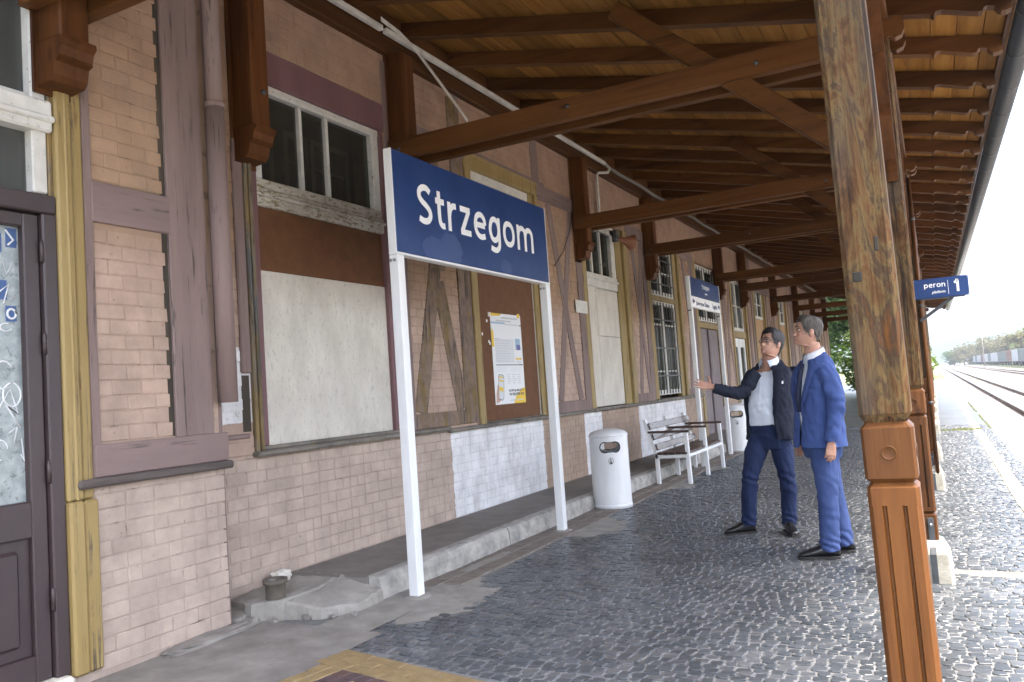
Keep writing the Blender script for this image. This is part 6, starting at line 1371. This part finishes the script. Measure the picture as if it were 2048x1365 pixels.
shoe(B, (.115, -.06, 0), (-.195, -.10, 0)); shoe(B, (.235, .17, 0), (-.075, .13, 0))
sh = MB(); sh.loft([ring2((.05, 0), .98, .16, .125, FB), ring2((.05, 0), 1.15, .165, .14, FB), ring2((.055, 0), 1.3, .175, .135, FB), ring2((.06, 0), 1.42, .17, .112, FB), ring2((.065, 0), 1.50, .125, .085, FB), ring2((.062, 0), 1.60, .076, .072, FB)])
shB = B.put('shirt', remesh(sh, .009, 3), M['shirt']); collar(B, (.060, .0), 1.582, FB, .070, M['shirt_white'], shB, .046)
mb = MB(); mb.tube([(.05 + FB[0] * d, FB[1] * d, w) for d, w in ((.150, 1.15), (.148, 1.28), (.126, 1.42), (.09, 1.53))], [.02, .024, .018, .014], 8); B.mb('tie', mb, M['tie'], shB)
rowsB = [((.05, .0), .865, .240, .178, 2.4), ((.05, 0), .97, .228, .166, 2.4), ((.05, 0), 1.08, .216, .154, 2.4), ((.05, 0), 1.18, .212, .152, 2.4), ((.053, 0), 1.30, .217, .150, 2.5), ((.056, 0), 1.40, .222, .134, 2.6), ((.06, 0), 1.487, .205, .112, 2.5), ((.062, 0), 1.545, .150, .100, 2.2, -.25), ((.060, .0), 1.592, .094, .088, 2.0, -.45)]
gB = [(.10, .05), (.05, .03), (.04, .03), (.10, .10), (.20, .20), (.30, .30), (.36, .36), (.42, .42), (.5, .5)]
jk = shell(rowsB, gB, FB)
jk.tube([(.125, -.155, 1.475), (.160, -.20, 1.40), (.185, -.235, 1.28), eN, (.165, -.265, 1.06), (.130, -.27, .935), (.129, -.27, .92)], [.072, .077, .071, .064, .058, .054, .053], 20)
jk.tube([(-.02, .155, 1.47), (-.04, .205, 1.38), (-.05, .24, 1.19), (-.10, .22, .94)], [.078, .080, .070, .056], 20)
jB = B.put('jacket', remesh(jk, .0066, 3, folds(8, .011, 15.0, [(eN, .18, 55, .011), ((.10, -.15, 1.05), .24, 34, .009), ((.13, -.2, 1.38), .14, 50, .008), ((.13, -.27, .98), .12, 60, .008)])), M['blue_cloth'])
for s_ in (-1, 1): lapel(B, jB, rowsB, gB, FB, s_, 3, 8, .085, M['blue_cloth'])
mb = MB()
for t0, t1, k, q in ((.45, .98, 1, .82),):
    for (qa, qb, dd) in ((q - .42, q, .007),):
        n = 6; vs = []
        for i in range(n + 1):
            t = t0 + (t1 - t0) * i / n; vs += [on_ring(rowsB, k, qa, FB, t, .012), on_ring(rowsB, k, qb, FB, t, .008)]
        mb.add(vs, [(2 * i, 2 * i + 2, 2 * i + 3, 2 * i + 1) for i in range(n)], 0, True)
B.mb('pocket_flap', mb, M['blue_cloth'], jB)
mb = MB()
for k in range(4): mb.lathe([(.001, .0), (.007, .001), (.007, .005), (.001, .006)], (.175, -.30 + .004 * k, .955 + .020 * k), 8)
B.mb('cuff_buttons', mb, M['black'], jB)
# ================================================================== trees, wagons, hill and what else lies beyond
def leaves(mb, c, r, n, size, seed, shell_bias=.45):
    rg = random.Random(seed)
    for _ in range(n):
        while True:
            d = Vector((rg.uniform(-1, 1), rg.uniform(-1, 1), rg.uniform(-1, 1)))
            if .05 < d.length < 1: break
        d = d.normalized() * (rg.random() ** shell_bias); p = Vector((c[0] + r[0] * d.x, c[1] + r[1] * d.y, c[2] + r[2] * d.z))
        u = Vector((rg.uniform(-1, 1), rg.uniform(-1, 1), rg.uniform(-.6, .6))).normalized(); v = u.cross(Vector((rg.uniform(-1, 1), rg.uniform(-1, 1), rg.uniform(-1, 1)))).normalized(); s_ = size * rg.uniform(.6, 1.3)
        mb.add([p - u * s_, p + v * s_ * .45 - u * s_ * .1, p + u * s_, p - v * s_ * .45 - u * s_ * .1], [(0, 1, 2, 3)])
def tree(name, x, y, z, h, rad, lab, cat, leafm, n, size, seed, clumps=9, trunk_r=.16, low=.3, group=None):
    rg = random.Random(seed); t = thing(name, (x, y, z), lab, cat, group)
    tk = MB(); pts = [Vector((x, y, z - .2))]
    for k in range(1, 6): pts.append(Vector((x + rg.uniform(-.12, .12) * h * .08 * k, y + rg.uniform(-.12, .12) * h * .08 * k, z + h * .8 * k / 5)))
    tk.tube(pts, [trunk_r * (1 - .15 * k) for k in range(6)], 8); cs = []
    for k in range(clumps):
        a = rg.uniform(0, 2 * PI); q = rg.uniform(.15, .85); zz = z + h * (low + (1 - low) * rg.uniform(.1, .92)); taper = 1 - .55 * abs((zz - z) / h - .55)
        cs.append((Vector((x + rad * q * taper * math.cos(a), y + rad * q * taper * math.sin(a), zz)), rad * rg.uniform(.30, .52)))
    for c, r in cs: tk.tube([pts[2] + (pts[4] - pts[2]) * rg.random(), (c + pts[3]) / 2 + Vector((0, 0, -.1 * h * .2)), c], [trunk_r * .4, trunk_r * .28, trunk_r * .1], 5)
    tk.build('trunk', M['bark'], t)
    cr = MB()
    for k, (c, r) in enumerate(cs): leaves(cr, c, (r * 1.15, r * 1.15, r * .85), n // clumps, size, seed * 31 + k)
    cr.build('crown', leafm, t); return t
tree('broadleaf_tree', -3.3, 46.5, -.1, 9.5, 3.4, 'tall dark green tree behind the far end of the canopy', 'tree', M['leaf_dark'], 9000, .16, 3, 16, .18, .12)
tree('broadleaf_tree', -6.0, 55, -.1, 12, 4.2, 'broad light green tree further off, framed by the last canopy posts', 'tree', M['leaf'], 8000, .2, 5, 16, .2, .1)
tree('broadleaf_tree', -7.5, 52, -.1, 11, 4.5, 'leafy tree rising behind the end wall of the station', 'tree', M['leaf'], 7000, .2, 8, 14, .2, .15)
tree('leafy_bush', -2.6, 42.6, -.1, 3.1, 1.5, 'bright yellow green bush at the end of the platform building', 'bush', M['leaf_light'], 5200, .13, 11, 16, .05, .02)
tree('leafy_bush', -1.5, 46.0, -.1, 2.6, 1.5, 'paler low bush just right of the bright bush, behind the man in the blue suit', 'bush', M['leaf_light'], 4200, .13, 13, 14, .05, .02)
tree('leafy_bush', -1.2, 92, -.15, 3.4, 1.1, 'yellow green bush beyond the platform end, left of the rails', 'bush', M['leaf_light'], 3000, .25, 17, 12, .1, .02)
tree('leafy_bush', -5.5, 98, -.15, 6, 3.2, 'darker bush beyond the platform end, close behind the posts', 'bush', M['leaf'], 3000, .25, 18, 12, .1, .02)
def blades(name, spots, n, h, lab=None, seed=1, parent=None):
    rg = random.Random(seed); mb = MB()
    for (x, y, rx, ry, z) in spots:
        for _ in range(int(n * max(.3, rx * ry))):
            px_, py2 = x + rx * rg.uniform(-1, 1), y + ry * rg.uniform(-1, 1); a = rg.uniform(0, 2 * PI); hh = h * rg.uniform(.4, 1.2); w = .006 + h * .03; dx, dy = math.cos(a), math.sin(a); b_ = rg.uniform(.1, .5) * hh; zz = z if z is not None else G(px_)
            mb.add([(px_ - dy * w, py2 + dx * w, zz), (px_ + dy * w, py2 - dx * w, zz), (px_ + dx * b_, py2 + dy * b_, zz + hh)], [(0, 1, 2)])
    o = mb.build(name, M['grass']); tag(o, kind='stuff'); return o
blades('grass_tufts', [(.15, 19.3, .42, .12, None), (.5, 19.5, .25, .06, None), (.93, 22.2, .02, 2.6, None), (.93, 29, .02, 3.0, None)], 700, .045)
blades('meadow_grass', [(-2.4, 82, 2.6, 8, -.14), (-1.6, 100, 2.4, 12, -.2), (3.4, 90, .6, 20, -.76), (6.6, 75, 1.2, 20, -.78), (6.6, 130, 1.8, 30, -.78), (14.2, 150, 1.6, 70, -.78)], 16, .26, seed=5)
cs_ = thing('track_marker', (-.12, 79, -.15), 'small black marker board with a white cross on a thin post at the platform end', 'railway sign')
MB().tube([(-.12, 79, -.2), (-.12, 79, 1.4)], .03, 8).build('post', M['iron'], cs_); MB().box(-.36, .24, 78.9, 78.95, 1.08, 1.42, .01).build('board', M['black'], cs_)
MB().box(-.33, .21, 78.88, 78.9, 1.19, 1.31).box(-.13, .01, 78.875, 78.898, 1.10, 1.40).build('cross', M['letter'], cs_)
# freight wagons
def wagon(y, x, m, lab, zb_=-.55):
    t = thing('freight_wagon', (x, y, zb_), lab, 'freight wagon', 'freight wagons of the waiting train'); L = 13.6
    MB().box(x - 1.4, x + 1.4, y - L / 2, y + L / 2, zb_ + 1.15, zb_ + 3.55, .03).build('body', M[m], t); rb = MB()
    for k in range(9): yy2 = y - L / 2 + .3 + (L - .6) * k / 8; rb.box(x - 1.46, x - 1.395, yy2 - .06, yy2 + .06, zb_ + 1.2, zb_ + 3.5)
    rb.box(x - 1.47, x - 1.39, y - L / 2, y + L / 2, zb_ + 3.4, zb_ + 3.57).box(x - 1.47, x - 1.39, y - L / 2, y + L / 2, zb_ + 1.1, zb_ + 1.25); rb.build('ribs', M[m], t)
    MB().box(x - 1.2, x + 1.2, y - L / 2 - .4, y + L / 2 + .4, zb_ + .85, zb_ + 1.12).build('underframe', M['black'], t)
    for dy in (-L / 2 + 1.3, -L / 2 + 3.1, L / 2 - 3.1, L / 2 - 1.3):
        mb = MB()
        for sx in (-.75, .75): mb.tube([(x + sx - .06, y + dy, zb_ + .46), (x + sx + .06, y + dy, zb_ + .46)], .46, 16)
        mb.build('wheelset', M['black'], t)
    for dy in (-L / 2 + 2.2, L / 2 - 2.2): MB().box(x - 1.1, x - .9, y + dy - 1.3, y + dy + 1.3, zb_ + .4, zb_ + .8).build('bogie', M['black'], t)
wl_ = [('wagon_g', 'nearest grey green freight wagon at the right edge of the picture')]
kinds = ['wagon_g', 'wagon_g', 'wagon_w', 'wagon_r', 'wagon_g', 'wagon_g', 'wagon_w', 'wagon_w', 'wagon_g', 'wagon_w', 'wagon_w', 'wagon_r', 'wagon_w', 'wagon_w', 'wagon_g', 'wagon_w', 'wagon_w', 'wagon_w', 'wagon_w', 'wagon_w', 'wagon_w', 'wagon_w']
words = ['nearest grey green freight wagon, cut by the right edge of the picture', 'second nearest freight wagon, grey green, behind the nearest one', 'first pale freight wagon after the two grey green ones', 'reddish brown freight wagon nearest the platform']
ords = ['fifth', 'sixth', 'seventh', 'eighth', 'ninth', 'tenth', 'eleventh', 'twelfth', 'thirteenth', 'fourteenth', 'fifteenth', 'sixteenth', 'seventeenth', 'eighteenth', 'nineteenth', 'twentieth', 'farthest but one', 'farthest']
for k, kd in enumerate(kinds):
    cname = {'wagon_g': 'grey green', 'wagon_w': 'pale grey', 'wagon_r': 'brown'}[kd]
    wagon(178 + 15 * k, 17.2, kd, words[k] if k < 4 else '%s %s freight wagon of the train, counted from the nearest' % (ords[k - 4], cname))
tag(MB().add([(14.6, 90, -.79), (60, 90, -.79), (60, 600, -.79), (15.4, 600, -.79), (15.6, 90, -.5), (15.6, 600, -.5), (60, 90, -.45), (60, 600, -.45)], [(0, 4, 5, 3), (4, 6, 7, 5)]).build('siding_bank', M['ground']), kind='structure')
# lamp posts, far trees, house gable, hill with its line of trees
for k, (x, y, h) in enumerate(((20.5, 190, 9.5), (21.0, 236, 10), (12.6, 262, 11))):
    t = thing('railway_mast', (x, y, -.6), ('nearest tall pale mast behind the freight train', 'second pale mast further along the freight train', 'thin grey mast standing between track and train')[k], 'mast', 'masts along the sidings')
    MB().tube([(x, y, -.7), (x, y, h)], [.16, .09], 8).build('pole', M['concrete_light'], t); MB().beam((x - .9, y, h - .1), (x + .9, y, h - .1), .1, .1).build('crossarm', M['concrete_light'], t)
ft = [(22, 262, 13, 6, 'leaf_far'), (27, 290, 16, 7, 'leaf_light'), (30, 330, 17, 7.5, 'leaf_far'), (24, 345, 16, 7, 'leaf_far'), (30, 235, 12, 5.5, 'leaf_light'), (25, 215, 10, 5, 'leaf'), (29, 205, 9, 5, 'leaf_light'), (20, 390, 17, 8, 'leaf_far'), (17, 420, 16, 8, 'leaf_far'), (13, 440, 15, 7, 'leaf_far'), (9, 450, 10, 6, 'leaf'), (33, 380, 19, 8, 'leaf_light'), (26, 420, 19, 8, 'leaf_far')]
fl = ['nearest golden tree behind the freight train', 'light green tree behind the second mast', 'large golden tree behind the middle of the train', 'golden tree left of the large golden one', 'low light green tree near the right edge, behind the train', 'dark green bushy tree low behind the nearest wagon', 'lowest light green tree at the right edge', 'golden tree behind the far half of the train', 'pale golden tree behind the far end of the train', 'leftmost golden tree beside the rails far away', 'small green tree far down the line, left of the golden ones', 'tall light green tree behind the golden row', 'tall pale tree in the back of the golden row']
for k, (x, y, h, r, m) in enumerate(ft): tree('broadleaf_tree', x, y, -.6, h * .62, r * .8, fl[k], 'tree', M[m], 1500, .55, 40 + k, 14, .25, .1, 'trees behind the freight train')
hs = thing('house', (9.7, 600, -.7), 'small white gabled house far down the line, beside the rails', 'house'); MB().prism([(8.2, -.8), (11.4, -.8), (11.4, 3.2), (9.7, 5.2), (8.2, 3.2)], 600, 610, 'Y').build('walls', M['house'], hs); MB().prism([(7.9, 3.0), (9.7, 5.4), (11.7, 3.0), (11.7, 3.2), (9.7, 5.7), (7.9, 3.2)], 599.6, 610.4, 'Y').build('roof', M['roof'], hs)
def ridge(name, y0, depth, prof, m, seed, wob):
    vs = []; nx, ny = 120, 10; x0, x1 = prof[0][0], prof[-1][0]
    for i in range(nx + 1):
        x = x0 + (x1 - x0) * i / nx
        for (a, b) in zip(prof[:-1], prof[1:]):
            if a[0] <= x <= b[0]: q = (x - a[0]) / (b[0] - a[0]); q = q * q * (3 - 2 * q); h = a[1] * (1 - q) + b[1] * q
        for j in range(ny + 1): t = j / ny; vs.append((x, y0 + depth * t, -2 + h * math.sin(t * PI / 2) + wob * mnoise.noise(Vector((x * .012 + seed, t * 5, 0)))))
    n1 = ny + 1; return tag(MB().add(vs, [(i * n1 + j, (i + 1) * n1 + j, (i + 1) * n1 + j + 1, i * n1 + j + 1) for i in range(nx) for j in range(ny)], 0, True).build(name, m), kind='structure')
ridge('wooded_hill', 900, 500, [(-900, 14), (-140, 20), (-25, 26), (45, 42), (100, 46), (180, 34), (420, 18)], M['hill'], 2.0, 4)
ridge('field_hill', 1150, 500, [(-400, 8), (30, 32), (110, 54), (200, 66), (330, 74), (700, 80), (1000, 70)], M['field'], 7.0, 3)
tl = MB(); rg = random.Random(77)
for k in range(90):
    x = 120 + k * 5.4; c = (x, 1600, 54 + min(1, max(0, (x - 120) / 200)) * 18 + rg.uniform(-1, 2)); leaves(tl, c, (rg.uniform(4, 7), 5, rg.uniform(4, 8)), 26, 2.6, 900 + k)
tag(tl.build('treeline', M['leaf_dark']), kind='stuff')

# the hazy air over the valley
hz = MB().box(-1950, 1950, -300, 2450, -2.0, 168.0).build('haze', [], origin=(0, 1075, -2.0)); tag(hz, kind='stuff')
hm = bpy.data.materials.new('haze'); hm.use_nodes = True; hn = hm.node_tree.nodes; hn.remove(hn['Principled BSDF'])
pv = hn.new('ShaderNodeVolumePrincipled'); pv.inputs['Color'].default_value = (0.93, 0.95, 0.98, 1); pv.inputs['Density'].default_value = 0.0007; pv.inputs['Anisotropy'].default_value = 0.5
hm.node_tree.links.new(pv.outputs[0], hn['Material Output'].inputs['Volume']); hz.data.materials.append(hm)
